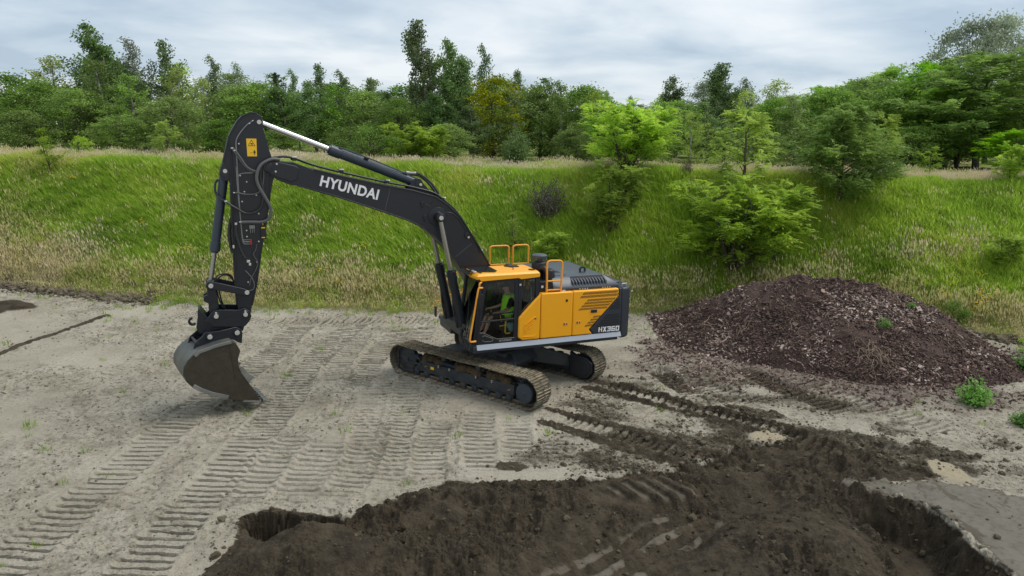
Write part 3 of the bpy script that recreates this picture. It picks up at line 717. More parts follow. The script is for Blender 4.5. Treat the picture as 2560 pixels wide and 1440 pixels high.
# --- upper house: deck, band, panels
b = MB()
b.prism([(1.22, 1.47), (1.22, .44), (.80, .36), (.80, -.36), (1.20, -.45), (1.20, -1.47), (-2.9, -1.47), (-2.9, 1.47)], 1.17, 1.36, axis=2)
b.prism([(.9, .36), (.9, -.36), (-2.7, -.36), (-2.7, .36)], 1.36, 1.62, axis=2)
deck = part(b, 'house_deck', 'cwt', bevel=.025)
b = MB()
b.add([(1.14, 1.475, 1.385), (-2.97, 1.475, 1.395), (-2.97, 1.535, 1.275), (1.14, 1.535, 1.265), (1.14, 1.44, 1.385), (-2.97, 1.44, 1.395), (-2.97, 1.44, 1.275), (1.14, 1.44, 1.265)],
      [(0, 1, 2, 3), (4, 7, 6, 5), (0, 4, 5, 1), (3, 2, 6, 7), (0, 3, 7, 4), (1, 5, 6, 2)])
part(b, 'skirt_band', 'skylit_band', deck, bevel=.006)
b = MB(); b.box((1.223, 1.30, 1.20), (1.226, 1.36, 1.33)); part(b, 'reflector', 'white', deck, 0)

def panel(poly, name, mat, y0=1.30, y1=1.49, bev=.03): 
    b = MB(); b.prism(poly, y0, y1); return part(b, name, mat, bevel=bev, seg=3)
p1 = panel([(.025, 2.005), (-.575, 2.595), (-.575, 1.405), (-.10, 1.405), (.03, 1.49)], 'step_panel', 'yellow', bev=.035)
b = MB()
for k in range(7):
    t0 = k / 6; x0, z0 = -.135 - .29 * max(0, t0 * 1.25 - .75) * 2.0, 1.60 + .30 * min(1, t0 * 1.25)
    L = (.10, .17, .24, .28, .28, .22, .14)[k]
    xa, za = -.14 - max(0, k - 4) * .07, 1.585 + k * .055
    b.prism([(xa, za), (xa - .0, za + .018), (xa - L, za + .018 + L * .62), (xa - L, za + L * .62)], 1.488, 1.512)
part(b, 'step_rib', 'yellow', p1, .004)
b = MB(); b.prism([(-.10, 1.50), (-.42, 1.485), (-.47, 1.53), (-.44, 1.53), (-.41, 1.50), (-.10, 1.515)], 1.488, 1.508); part(b, 'step_lip', 'yellow', p1, .004)
b = MB(); b.box((-.40, 1.485, 1.935), (-.46, 1.494, 1.965)); part(b, 'handle_recess_shade', 'hole_shade_and_print', p1, 0)  # dark slab on the panel paints the shade of the recess
p2 = panel([(-.59, 2.595), (-1.49, 2.595), (-1.495, 1.405), (-.59, 1.405)], 'side_door', 'yellow')
b = MB(); b.box((-1.28, 1.485, 2.335), (-1.34, 1.497, 2.40)); part(b, 'door_lock', 'hole_shade_and_print', p2, .003)
b = MB(); b.box((-1.225, 1.484, 1.69), (-1.36, 1.493, 1.79)); part(b, 'latch', 'orange', p2, .003)
b = MB(); b.box((-1.24, 1.492, 1.71), (-1.275, 1.497, 1.77)); b.box((-1.31, 1.492, 1.72), (-1.345, 1.497, 1.76)); part(b, 'latch_catch', 'frame', p2, 0)
p3 = panel([(-1.505, 2.595), (-2.85, 2.595), (-2.86, 2.385), (-2.0, 1.53), (-2.11, 1.405), (-1.505, 1.405)], 'engine_door', 'yellow')
b = MB(); b.box((-1.60, 1.484, 1.70), (-1.74, 1.493, 1.80)); part(b, 'latch', 'orange', p3, .003)
b = MB(); b.box((-1.62, 1.492, 1.72), (-1.655, 1.497, 1.78)); b.box((-1.69, 1.492, 1.73), (-1.725, 1.497, 1.77)); part(b, 'latch_catch', 'frame', p3, 0)
b = MB(); b.box((-1.985, 1.482, 1.97), (-2.34, 1.492, 2.08)); part(b, 'handle_plate', 'orange', p3, .004)
b = MB(); b.box((-2.03, 1.488, 1.985), (-2.21, 1.512, 2.07)); part(b, 'pull_handle', 'black', p3, .02)
p4 = panel([(-2.87, 2.595), (-2.945, 2.595), (-2.965, 1.405), (-2.13, 1.405), (-2.025, 1.53), (-2.87, 2.375)], 'corner_panel', 'cwt', y1=1.487)
def slots(rows, x0f, x1f, z0, dz, h, skew, pitch, y, name, mat, par):
    b = MB()
    for r_ in range(rows):
        z = z0 - r_ * dz; x = x0f(z)
        while x > x1f(z):
            b.prism([(x, z - h), (x - pitch * .58, z - h), (x - pitch * .58 - skew * h, z), (x - skew * h, z)], y - .006, y + .0022); x -= pitch  # dark slabs on the surface stand in for the shaded slots
    return part(b, name, mat, par, 0)
slots(2, lambda z: -1.66 - (z - 2.42) * .8, lambda z: -2.80, 2.545, .085, .062, .75, .042, 1.49, 'vent_slot_shade', 'hole_shade_and_print', p3)
slots(4, lambda z: -1.66 - (z - 2.13) * 1.05, lambda z: -2.70 + (2.36 - z) * .98, 2.355, .075, .055, .75, .042, 1.49, 'vent_slot_shade', 'hole_shade_and_print', p3)
slots(4, lambda z: -1.80 - (z - 1.62) * 1.05, lambda z: -2.06 - (z - 1.62) * .95, 1.90, .075, .055, .75, .042, 1.49, 'vent_slot_shade', 'hole_shade_and_print', p3)
slots(4, lambda z: -2.58 - (z - 2.1) * .98, lambda z: -2.86, 2.30, .072, .052, .75, .045, 1.487, 'vent_slot_shade', 'hole_shade_and_print', p4)
slots(5, lambda z: -2.20 - (z - 1.62) * .98, lambda z: -2.86, 1.90, .068, .052, .75, .045, 1.487, 'vent_slot_shade', 'hole_shade_and_print', p4)
# model lettering on the corner panel
def stroke_text(name, cells, mat, par, x0, z0, cw, gap, hh, y):
    """block capitals: each cell is a list of strokes (u0,v0,u1,v1 or 4-point polygons) in a unit box"""
    b = MB(); k = 0
    for ci, cell in enumerate(cells):
        for st in cell:
            pts = [(st[0], st[1]), (st[2], st[1]), (st[2], st[3]), (st[0], st[3])] if len(st) == 4 and not hasattr(st[0], '__len__') else st
            b.prism([(x0 - (ci * (cw + gap) + u * cw) - .04 * v * hh, z0 + v * hh - .012 * (ci * (cw + gap))) for u, v in pts], y, y + .003 + .0004 * (k % 5)); k += 1
    return part(b, name, mat, par, 0)
T_ = .27
CH = {'H': [(0, 0, T_, 1), (1 - T_, 0, 1, 1), (T_, .40, 1 - T_, .62)], 'X': [[(0, 0), (.34, 0), (1, 1), (.66, 1)], [(.66, 0), (1, 0), (.34, 1), (0, 1)]],
      '3': [(1 - T_, 0, 1, 1), (0, 0, 1 - T_, .2), (0, .8, 1 - T_, 1), (.2, .41, 1 - T_, .60)], '6': [(0, 0, T_, 1), (T_, .8, 1, 1), (T_, 0, 1, .2), (T_, .41, 1, .60), (1 - T_, .2, 1, .41)],
      '0': [(0, 0, T_, 1), (1 - T_, 0, 1, 1), (T_, 0, 1 - T_, .2), (T_, .8, 1 - T_, 1)]}
stroke_text('model_lettering', [CH[c] for c in 'HX360'], 'white', p4, -2.285, 1.437, .108, .022, .135, 1.488)
b = MB(); b.prism([(-2.318, 1.491), (-2.365, 1.491), (-2.366, 1.520), (-2.319, 1.520)], 1.4925, 1.4945); part(b, 'lettering_bar', 'orange', p4, 0)

# --- far side of the house
b = MB(); b.prism([(.55, 1.36), (.55, 2.2), (-.2, 2.55), (-2.9, 2.55), (-2.9, 1.36)], -1.46, -1.25); part(b, 'right_side_panel', 'yellow', bevel=.03)
b = MB(); b.box((-.45, -.42, 1.36), (.85, -1.25, 2.1)); b.box((-.5, -.45, 1.4), (-2.9, -1.25, 2.55)); b.box((-.62, 1.28, 1.36), (-2.9, .40, 2.58)); b.box((-.9, .40, 1.36), (-2.85, -.45, 2.5)); part(b, 'engine_bay', 'black', bevel=.02)

# --- counterweight
pl = [(-2.955, 1.475), (-3.14, 1.455), (-3.27, 1.36), (-3.36, 1.1), (-3.44, .6), (-3.47, 0)]
pl = pl + [(x, -y) for x, y in reversed(pl[:-1])]
b = MB(); b.prism(pl, 1.20, 2.60, axis=2); cw = part(b, 'counterweight', 'cwt', bevel=.06, seg=4)
b = MB(); b.box((-2.95, -.9, 2.602), (-3.2, .9, 2.66)); part(b, 'counterweight_lid', 'grey', cw, .02)
b = MB(); b.tube([(-3.05, 1.30, 2.6), (-3.05, 1.30, 2.67), (-3.2, 1.27, 2.67), (-3.2, 1.27, 2.6)], .012); part(b, 'grab_bar', 'fit', cw, 0)
b = MB(); b.tube([(-3.30, 1.36, 2.46), (-3.36, 1.36, 2.46), (-3.36, 1.30, 2.46)], .012); part(b, 'grab_bar', 'fit', cw, 0)

# --- engine hood with slatted shoulder
def loft(b, rects):
    """rects: (x0,x1,y0,y1,z) from low to high"""
    vs = []; fs = []
    for x0, x1, y0, y1, z in rects: vs += [(x0, y0, z), (x1, y0, z), (x1, y1, z), (x0, y1, z)]
    for i in range(len(rects) - 1):
        for k in range(4): fs.append((i * 4 + k, i * 4 + (k + 1) % 4, i * 4 + 4 + (k + 1) % 4, i * 4 + 4 + k))
    m = len(rects) * 4; fs += [(3, 2, 1, 0), (m - 4, m - 3, m - 2, m - 1)]
    return b.add(vs, fs)
b = MB(); loft(b, [(-2.93, -.98, -1.34, 1.36, 2.56), (-2.93, -.98, -1.34, 1.36, 2.66), (-2.90, -.98, -1.32, 1.34, 2.70), (-2.60, -1.02, -1.0, 1.14, 2.90), (-2.52, -1.06, -.9, 1.06, 2.925)])
hood = part(b, 'engine_hood', 'grey', bevel=.02)
b = MB(); b.hexa([(-1.0, 1.362, 2.57), (-2.90, 1.362, 2.57), (-2.90, 1.362, 2.66), (-1.0, 1.362, 2.66)], [(-1.0, 1.372, 2.57), (-2.90, 1.372, 2.57), (-2.90, 1.372, 2.66), (-1.0, 1.372, 2.66)]); part(b, 'hood_sill', 'cwt', hood, .004)
b = MB(); b.hexa([(-1.56, 1.29, 2.735), (-2.52, 1.29, 2.735), (-2.52, 1.125, 2.905), (-1.56, 1.125, 2.905)], [(-1.56, 1.30, 2.745), (-2.52, 1.30, 2.745), (-2.52, 1.14, 2.918), (-1.56, 1.14, 2.918)]); part(b, 'louvre_gap_shade', 'hole_shade_and_print', hood, 0)  # dark sheet paints the shade between the fins
for k in range(12):
    x0 = -1.555 - k * .0875; b = MB()
    b.hexa([(x0, 1.345, 2.70), (x0 - .042, 1.345, 2.70), (x0 - .042, 1.33, 2.80), (x0, 1.33, 2.80)], [(x0, 1.26, 2.72), (x0 - .042, 1.26, 2.72), (x0 - .042, 1.07, 2.93), (x0, 1.07, 2.93)])
    part(b, 'louvre_fin', 'grey', hood, .006)
b = MB()
for x0 in (-1.74, -1.82, -1.89, -1.96, -2.42, -2.49, -2.56, -2.63): b.cyl((x0, 1.365, 2.625), (x0, 1.380, 2.625), .017, n=10)
part(b, 'bolt', 'fit', hood, 0)
b = MB(); pts = [(-2.14 + .075 * math.cos(a), 2.99 + .075 * math.sin(a)) for a in np.linspace(-.6, math.pi + .6, 14)]
b.ribbon(pts, .05, .70, .74); b.box((-2.06, .69, 2.92), (-2.22, .75, 2.94)); part(b, 'lifting_eye', 'dark2', hood, .004)
b = MB()
for k in range(9):
    b.box((-1.16 - k * .045, .30, 2.925), (-1.18 - k * .045, .62, 2.929)); b.box((-1.16 - k * .045, -.1, 2.925), (-1.18 - k * .045, .2, 2.929))
for k in range(4): b.box((-1.20 - k * .09, .92, 2.925), (-1.25 - k * .09, .98, 2.929))
part(b, 'vent_slot_shade', 'hole_shade_and_print', hood, 0)  # dark strips on the lid paint the shade inside its slots
b = MB(); b.box((-1.22, 1.365, 2.585), (-1.32, 1.375, 2.625)); part(b, 'hood_latch', 'fit', hood, .004)

# --- filter housing, precleaner, ladder rail
b = MB(); b.lathe([(.20, 2.5), (.205, 2.8), (.205, 3.20), (.19, 3.26), (.05, 3.27)], (-.90, .62, 0), 'z', 24); b.lathe([(.16, 2.55), (.17, 2.9), (.13, 3.1), (.05, 3.14)], (-1.02, .98, 0), 'z', 20)
b.box((-.62, .5, 2.4), (-.98, 1.30, 2.86)); flt = part(b, 'air_filter_housing', 'black', bevel=.02)
b = MB(); b.lathe([(.08, 3.26), (.08, 3.33), (.19, 3.335), (.205, 3.36), (.205, 3.43), (.18, 3.45), (.03, 3.47)], (-.91, .60, 0), 'z', 28); part(b, 'precleaner_cap', 'grey', flt, 0)
b = MB(); b.tube(catmull([(-.84, .85, 3.06), (-.86, .99, 3.14), (-.92, 1.05, 3.0), (-.93, 1.05, 2.6)], 6), .085, 14); part(b, 'intake_hose', 'black', flt, 0)
b = MB(); b.box((-.66, 1.301, 2.70), (-.72, 1.305, 2.76)); part(b, 'decal', 'white', flt, 0)
b = MB()
b.tube(catmull([(-.77, 1.40, 2.50), (-.765, 1.40, 2.9), (-.76, 1.40, 3.28), (-.775, 1.40, 3.375), (-.84, 1.40, 3.412), (-.96, 1.40, 3.412), (-1.11, 1.40, 3.405), (-1.175, 1.40, 3.37), (-1.19, 1.40, 3.28), (-1.18, 1.40, 2.9), (-1.17, 1.40, 2.55)], 5), .026, 10)
for z in (2.89, 2.655): b.cyl((-.765, 1.40, z), (-1.18, 1.40, z - .005), .022, n=10)
part(b, 'ladder_rail', 'orange', bevel=0)
def hoop(x0, x1, y, z0, z1, r=.026):
    b = MB(); b.tube(catmull([(x0, y, z0), (x0, y, (z0 + z1) / 2), (x0, y, z1 - .09), (x0 - .025, y, z1 - .025), (x0 - .09, y, z1), ((x0 + x1) / 2, y, z1), (x1 + .09, y, z1), (x1 + .025, y, z1 - .025), (x1, y, z1 - .09), (x1, y, (z0 + z1) / 2), (x1, y, z0)], 5), r, 10)
    b.cyl((x0, y, z0 + .36), (x1, y, z0 + .36), .020, n=8); return part(b, 'handrail', 'orange', bevel=0)
hoop(-.23, -.81, -1.30, 2.50, 3.40); hoop(-.94, -1.43, -1.30, 2.50, 3.40)
# --- front right: step box, rails, mirror
b = MB(); b.box((.86, -.46, 1.36), (1.24, -1.47, 1.46)); st = part(b, 'front_step', 'cwt', bevel=.02)
b = MB(); b.prism([(1.19, 1.462), (1.17, 1.70), (1.08, 1.76), (.62, 1.76), (.62, 1.462)], -.55, -1.20); tb = part(b, 'tool_box', 'cwt', bevel=.02)
b = MB(); b.box((1.185, -.62, 1.55), (1.195, -.70, 1.66)); part(b, 'box_latch', 'black', tb, .004)
b = MB(); b.tube(catmull([(1.12, -1.40, 1.38), (1.11, -1.40, 1.8), (1.10, -1.40, 2.2), (1.03, -1.38, 2.42), (.85, -1.36, 2.62), (.55, -1.34, 2.72), (.2, -1.32, 2.6)], 5), .024, 8)
b.tube([(1.105, -1.40, 2.04), (.45, -1.36, 2.05)], .020, 8); b.tube([(1.10, -.62, 1.46), (1.09, -.62, 2.0), (.8, -.62, 2.3), (.4, -.62, 2.5)], .022, 8); part(b, 'handrail', 'orange', bevel=0)
b = MB(); b.tube(catmull([(1.11, -1.40, 1.86), (1.25, -1.46, 1.88), (1.33, -1.50, 1.84), (1.33, -1.50, 1.70)], 4), .014, 6); ma = part(b, 'mirror_arm', 'orange', bevel=0)
b = MB(); b.box((1.30, -1.56, 1.42), (1.34, -1.42, 1.72)); part(b, 'mirror', 'black', ma, .012)
# --- cab
YL, YR = 1.45, .42                                # left (door) side, right (boom) side
def bar(b, p, q, w, d):
    """square-section bar between two points, w along x, d along y"""
    p, q = Vector(p), Vector(q)
    a = [p + Vector((sx * w / 2, sy * d / 2, 0)) for sx, sy in ((-1, -1), (1, -1), (1, 1), (-1, 1))]
    c = [q + Vector((sx * w / 2, sy * d / 2, 0)) for sx, sy in ((-1, -1), (1, -1), (1, 1), (-1, 1))]
    b.hexa(a, c)
b = MB()
b.prism([(1.25, 1.20), (1.27, 1.40), (-.56, 1.40), (-.56, 1.20)], YR, YL - .01)              # sill
bar(b, (1.165, YL - .05, 1.40), (.985, YL - .05, 3.0), .10, .09)                              # left front post
bar(b, (1.25, YR + .04, 1.40), (1.075, YR + .04, 3.0), .08, .08)                              # right front post
bar(b, (-.015, YL - .045, 1.40), (-.015, YL - .045, 3.02), .10, .085)                         # door post
bar(b, (-.52, YL - .06, 1.40), (-.50, YL - .06, 3.02), .10, .10)                              # rear left post
bar(b, (-.52, YR + .05, 1.40), (-.50, YR + .05, 3.02), .10, .10)
bar(b, (.25, YR + .03, 1.40), (.25, YR + .03, 3.02), .06, .06)
b.box((-.55, YR, 2.96), (1.02, YR + .09, 3.04)); b.box((-.55, YL - .10, 2.97), (1.0, YL - .01, 3.04)); b.box((.93, YR, 2.95), (1.06, YL - .02, 3.04)); b.box((-.55, YR, 2.95), (-.46, YL - .02, 3.04))
b.prism([(-.06, 2.10), (-.06, 1.40), (-.55, 1.40), (-.55, 2.58)], YL - .09, YL - .02)         # lower rear quarter
b.box((-.55, YR, 1.40), (1.22, YR + .05, 1.95)); b.box((-.56, YR + .05, 1.40), (-.50, YL - .09, 2.25))
b.box((1.19, YR + .05, 1.40), (1.255, YL - .10, 1.46))
cab = part(b, 'cab', 'dark', bevel=.014)
# door: frame cut out round the glass, with its lower plate
door_o = [(1.115, 1.43), (1.105, 1.68), (.945, 2.975), (.045, 3.015), (.045, 1.40), (.35, 1.395)]
b = MB()
def frame_ring(b, outer, inner, y0, y1):
    n = len(outer); vs = [(x, y0, z) for x, z in outer] + [(x, y0, z) for x, z in inner] + [(x, y1, z) for x, z in outer] + [(x, y1, z) for x, z in inner]
    fs = []
    for i in range(n):
        j = (i + 1) % n; fs += [(i, j, n + j, n + i), (2 * n + i, 3 * n + i, 3 * n + j, 2 * n + j), (i, 2 * n + i, 2 * n + j, j), (n + i, n + j, 3 * n + j, 3 * n + i)]
    b.add(vs, fs)
d_out = [(1.13, 1.41), (1.125, 1.70), (.955, 2.985), (.045, 3.02), (.045, 1.50), (.045, 1.40)]
d_in = [(.60, 1.505), (.955, 1.695) , (.885, 2.935), (.135, 2.955), (.135, 1.505), (.30, 1.503)]
d_out = [(.60, 1.40), (1.13, 1.41), (1.125, 1.70), (.955, 2.985), (.045, 3.02), (.045, 1.40)]
d_in = [(.60, 1.505), (.955, 1.69), (1.055, 1.70), (.885, 2.935), (.135, 2.955), (.135, 1.505)]
frame_ring(b, d_out, d_in, YL - .03, YL + .012)
door = part(b, 'door', 'dark', cab, .008)
b = MB(); b.prism([(x * .998, z) for x, z in d_in], YL - .012, YL - .006); part(b, 'door_glass', 'glass', door, 0)
b = MB(); b.ribbon([(1.06, 1.697), (.955, 1.690), (.60, 1.503), (.13, 1.503)], .007, YL + .012, YL + .016)
b.ribbon([(.985, 1.60), (.93, 1.62), (.72, 1.53), (.70, 1.49), (.74, 1.455), (.93, 1.462), (.985, 1.50)], .006, YL + .012, YL + .016); part(b, 'trim_line', 'fit', door, 0)
b = MB(); b.prism([(.955, 1.595), (.90, 1.60), (.76, 1.535), (.76, 1.485), (.92, 1.49), (.955, 1.515)], YL + .011, YL + .014); part(b, 'step_hole_shade', 'hole_shade_and_print', door, 0)  # dark plate on the door paints the shade of the hole
place_text('door_lettering', 'HYUNDAI', M['fit'], door, (.535, 1.425), (-1, .02), (0, 1), .33, .05, .01, y=YL + .014, ext=.002)
b = MB(); b.cyl((1.0, YL - .02, 2.13), (.13, YL - .02, 2.155), .014, n=6); b.cyl((1.03, YL - .02, 1.965), (.13, YL - .02, 1.99), .032, n=8); part(b, 'window_bar', 'black', door, 0)
b = MB(); b.tube([(.20, YL - .05, 1.97), (.33, YL - .06, 1.95), (.345, YL - .06, 1.88), (.355, YL - .06, 1.65), (.33, YL - .06, 1.61), (.22, YL - .05, 1.61)], .018, 8); part(b, 'grab_handle', 'sticker', door, 0)
b = MB(); b.box((.02, YL + .0, 2.83), (-.03, YL + .03, 2.88)); b.box((.02, YL + .0, 1.72), (-.03, YL + .03, 1.77)); part(b, 'door_hinge', 'fit', door, .004)
# glazing
b = MB(); b.prism([(-.055, 2.97), (-.46, 2.98), (-.50, 2.60), (-.055, 2.16)], YL - .06, YL - .054); part(b, 'rear_quarter_glass', 'glass', cab, 0)
b = MB(); b.hexa([(1.255, YR + .07, 1.45), (1.255, YL - .10, 1.45), (1.04, YL - .10, 2.97), (1.06, YR + .07, 2.97)], [(1.262, YR + .07, 1.45), (1.262, YL - .10, 1.45), (1.047, YL - .10, 2.97), (1.067, YR + .07, 2.97)]); part(b, 'windscreen', 'glass', cab, 0)
b = MB(); b.prism([(.22, 2.95), (-.45, 2.95), (-.47, 1.95), (.22, 1.95)], YR + .02, YR + .026); b.prism([(1.03, 2.95), (.28, 2.95), (.28, 1.95), (1.14, 1.95)], YR + .02, YR + .026); part(b, 'right_window', 'glass', cab, 0)
b = MB(); b.prism([(YR + .1, 2.28), (YL - .12, 2.28), (YL - .12, 2.94), (YR + .1, 2.94)], -.525, -.519, axis=0); part(b, 'rear_window', 'glass', cab, 0)
# roof: crowned yellow shell with dropped rim and dark hatch
b = MB()
rp = [(1.16, YR + .10), (1.18, YR + .35), (1.185, YL - .30), (1.15, YL + .02), (-.54, YL + .02), (-.58, YL - .10), (-.58, YR + .08), (-.54, YR - .01), (1.08, YR - .01)]
vs = [(x, y, 3.045) for x, y in rp] + [(x, y, 3.12) for x, y in rp] + [(.30 + (x - .30) * .93, .935 + (y - .935) * .90, 3.175) for x, y in rp]
n = len(rp); fs = [tuple(range(n))[::-1], tuple(range(2 * n, 3 * n))]
for r_ in range(2):
    for i in range(n): fs.append((r_ * n + i, r_ * n + (i + 1) % n, r_ * n + n + (i + 1) % n, r_ * n + n + i))
b.add(vs, fs); roof = part(b, 'cab_roof', 'yellow', cab, .012)
b = MB(); b.prism([(1.16, 3.125), (1.03, 3.005), (.05, 3.035), (-.02, 3.0), (-.53, 3.03), (-.53, 3.13)], YL + .021, YL + .032); part(b, 'roof_rim', 'yellow', roof, .004)
b = MB(); b.prism([(1.10, YR + .12), (1.12, YL - .30), (.62, YL - .14), (.50, YL - .30), (.50, YR + .12)], 3.178, 3.190, axis=2); part(b, 'roof_hatch', 'hatch', roof, .003)
b = MB(); b.tube([(1.17, YR + .06, 3.17), (1.22, YL - .45, 3.20), (1.10, YL - .25, 3.205), (.98, YL - .12, 3.19)], .014, 6)
for k in range(6): b.tube([(1.20 - .012 * k, YR + .12 + k * .12, 3.175), (1.27 - .01 * k, YR + .16 + k * .12, 3.11)], .009, 5)
b.hexa([(1.27, YR + .04, 3.10), (1.25, YL - .34, 3.10), (1.18, YL - .34, 3.19), (1.18, YR + .04, 3.18)], [(1.275, YR + .04, 3.11), (1.255, YL - .34, 3.11), (1.185, YL - .34, 3.2), (1.185, YR + .04, 3.19)]); part(b, 'rain_visor', 'black', roof, 0)
b = MB(); b.box((1.08, YL - .42, 3.178), (1.16, YL - .20, 3.215)); part(b, 'work_light', 'fit', roof, .01)
b = MB(); b.lathe([(.10, 3.172), (.11, 3.20), (.06, 3.235), (.02, 3.24)], (-.02, .60, 0), 'z', 14); b.box((-.25, .60, 3.17), (.0, .78, 3.20)); b.lathe([(.09, 3.172), (.095, 3.186), (.02, 3.192)], (-.42, 1.22, 0), 'z', 14); b.tube([(-.1, .7, 3.2), (0, 1.0, 3.19), (.05, 1.1, 3.18)], .008, 5); part(b, 'antenna', 'black', roof, 0)
# grab rail on the left front post, mirrors, lamps, wiper
b = MB(); b.tube(catmull([(1.0, YL + .02, 2.84), (1.10, YL + .07, 2.85), (1.135, YL + .08, 2.80), (1.21, YL + .08, 2.35), (1.295, YL + .08, 1.85), (1.335, YL + .08, 1.58), (1.31, YL + .07, 1.51), (1.16, YL + .02, 1.495)], 5), .024, 8)
b.tube(catmull([(1.03, YL + .02, 2.98), (1.09, YL + .06, 2.96), (1.10, YL + .06, 2.88)], 4), .022, 8); part(b, 'grab_rail', 'orange', cab, 0)
b = MB(); b.lathe([(.01, -.02), (.075, -.02), (.085, 0), (.08, .03), (.03, .045)], (1.36, YL - .28, 1.80), 'x', 16); b.tube([(1.36, YL - .28, 1.80), (1.30, YL - .1, 1.62), (1.27, YL - .06, 1.45)], .012, 6); b.tube([(1.33, YL - .3, 1.66), (1.36, YL - .05, 1.72), (1.31, YL + .06, 1.78)], .008, 5); part(b, 'round_mirror', 'black', cab, 0)
b = MB()
mp = [(1.15, 2.40), (1.145, 2.62), (1.10, 2.70), (1.02, 2.70), (.99, 2.62), (1.03, 2.40), (1.08, 2.34)]; b.prism(mp, YL + .07, YL + .13); b.tube([(1.08, YL + .06, 2.78), (1.07, YL + .1, 2.66)], .01, 6); part(b, 'side_mirror', 'black', cab, .02)
b = MB(); b.hexa([(1.23, YL - .10, 1.50), (1.26, YL - .16, 1.50), (1.31, YL - .12, 1.24), (1.29, YL - .05, 1.24)], [(1.20, YL - .10, 1.50), (1.22, YL - .16, 1.50), (1.27, YL - .12, 1.24), (1.25, YL - .05, 1.24)]); b.tube([(1.28, .95, 1.47), (1.20, 1.0, 2.1)], .010, 5); b.tube([(1.215, .98, 1.75), (1.11, .8, 2.6)], .008, 5); part(b, 'wiper', 'black', cab, 0)
b = MB(); b.box((1.285, .56, 1.30), (1.31, .90, 1.36)); b.box((1.285, .95, 1.22), (1.30, 1.30, 1.36)); part(b, 'front_skirt', 'dark', cab, .01)
# interior
b = MB(); b.box((1.2, YR + .06, 1.40), (-.48, YL - .10, 1.43)); part(b, 'cab_floor', 'black', cab, 0)
b = MB(); b.box((-.04, .72, 1.62), (.44, 1.22, 1.78)); b.prism([(-.02, 1.74), (-.18, 2.44), (-.08, 2.46), (.12, 1.80)], .72, 1.20); b.prism([(-.18, 2.46), (-.21, 2.72), (-.12, 2.73), (-.08, 2.46)], .82, 1.10); b.box((.08, .85, 1.43), (.33, 1.1, 1.62)); seat = part(b, 'operator_seat', 'black', cab, .035)
b = MB(); b.prism([(.27, 1.85), (.28, 1.78), (.20, 1.62), (.02, 1.60), (-.05, 1.66), (-.05, 1.82), (.0, 1.86)], 1.23, 1.33); part(b, 'side_console', 'teal', cab, .02)
b = MB(); b.prism([(.42, 1.90), (.40, 1.72), (-.05, 1.70), (-.05, 1.92)], .58, .70); b.box((.85, .60, 1.43), (1.1, .72, 1.95)); part(b, 'right_console', 'black', cab, .02)
b = MB(); b.tube([(.27, 1.28, 1.80), (.46, 1.28, 1.775)], .018, 6); b.tube([(.40, 1.25, 1.88), (.44, 1.25, 2.06)], .012, 6); b.tube([(.42, .64, 1.90), (.46, .64, 2.06)], .012, 6); part(b, 'control_lever', 'sticker', cab, 0)
b = MB(); b.prism([(1.05, 2.02), (1.02, 2.30), (.98, 2.30), (1.0, 2.02)], .50, .66); b.box((.72, .46, 2.30), (.98, .49, 2.38)); part(b, 'monitor', 'teal', cab, .01)
b = MB(); b.prism([(-.42, 2.55), (-.47, 2.25), (-.42, 1.95), (-.20, 1.60), (-.10, 1.5), (-.44, 1.5)], 1.24, 1.33); part(b, 'rear_trim', 'teal', cab, .02)
b = MB(); b.box((-.49, .6, 2.62), (-.47, .66, 2.94)); part(b, 'rear_brace', 'sticker', cab, .005)

# ------------------------------------------------------------------ boom
boom_top = [(5.88, 5.72), (5.82, 5.80), (5.57, 5.82), (5.19, 5.79), (4.76, 5.63), (4.23, 5.50), (3.13, 5.26), (2.47, 5.14), (1.85, 4.97), (1.55, 4.77), (1.18, 4.44), (.86, 3.95), (.43, 3.26), (.04, 2.45), (-.06, 2.12)]
boom_bot = [(.06, 1.90), (.32, 1.92), (.55, 2.2), (1.17, 3.13), (1.36, 3.44), (1.67, 3.81), (2.15, 4.21), (2.57, 4.41), (3.14, 4.62), (4.24, 5.0), (5.14, 5.27), (5.29, 5.28), (5.59, 5.40), (5.78, 5.56)]
b = MB(); b.prism(boom_top + boom_bot, -.305, .305); b.ribbon(boom_top[4:-1], .035, -.335, .335); b.ribbon(boom_bot[1:-3], .035, -.335, .335)
boom = part(b, 'boom', 'dark', bevel=.006)
for side in (1, -1):
    b = MB(); b.prism([(5.90, 5.70), (5.85, 5.80), (5.66, 5.83), (5.17, 5.72), (5.10, 5.66), (5.16, 5.40), (5.29, 5.37), (5.60, 5.47), (5.82, 5.60)], .306 * side, .352 * side); part(b, 'boom_nose_plate', 'dark', boom, .010)
b = MB(); b.cyl((5.77, -.39, 5.69), (5.77, .39, 5.69), .10, n=24); b.cyl((5.77, .385, 5.69), (5.77, .40, 5.69), .055, n=20); part(b, 'arm_pin', 'dark', boom, .006)
b = MB(); b.cyl((5.585, .35, 5.765), (5.585, .375, 5.765), .022, n=10); b.cyl((5.615, .35, 5.595), (5.615, .375, 5.595), .022, n=10); part(b, 'bolt', 'fit', boom, 0)
b = MB(); b.cyl((1.80, -.60, 4.48), (1.80, .60, 4.48), .11, n=24); b.lathe([(.24, 0), (.23, .02), (.12, .03), (.11, .06)], (1.80, .305, 4.48), 'y', 28); b.lathe([(.24, 0), (.23, -.02), (.12, -.03), (.11, -.06)], (1.80, -.305, 4.48), 'y', 28); part(b, 'lift_pin', 'dark', boom, .005)
b = MB(); b.prism([(2.55, 5.12), (2.40, 5.34), (2.30, 5.42), (2.18, 5.40), (2.10, 5.28), (1.82, 4.98)], .10, .14); b.prism([(2.55, 5.12), (2.40, 5.34), (2.30, 5.42), (2.18, 5.40), (2.10, 5.28), (1.82, 4.98)], -.14, -.10); part(b, 'cylinder_bracket', 'dark', boom, .006)
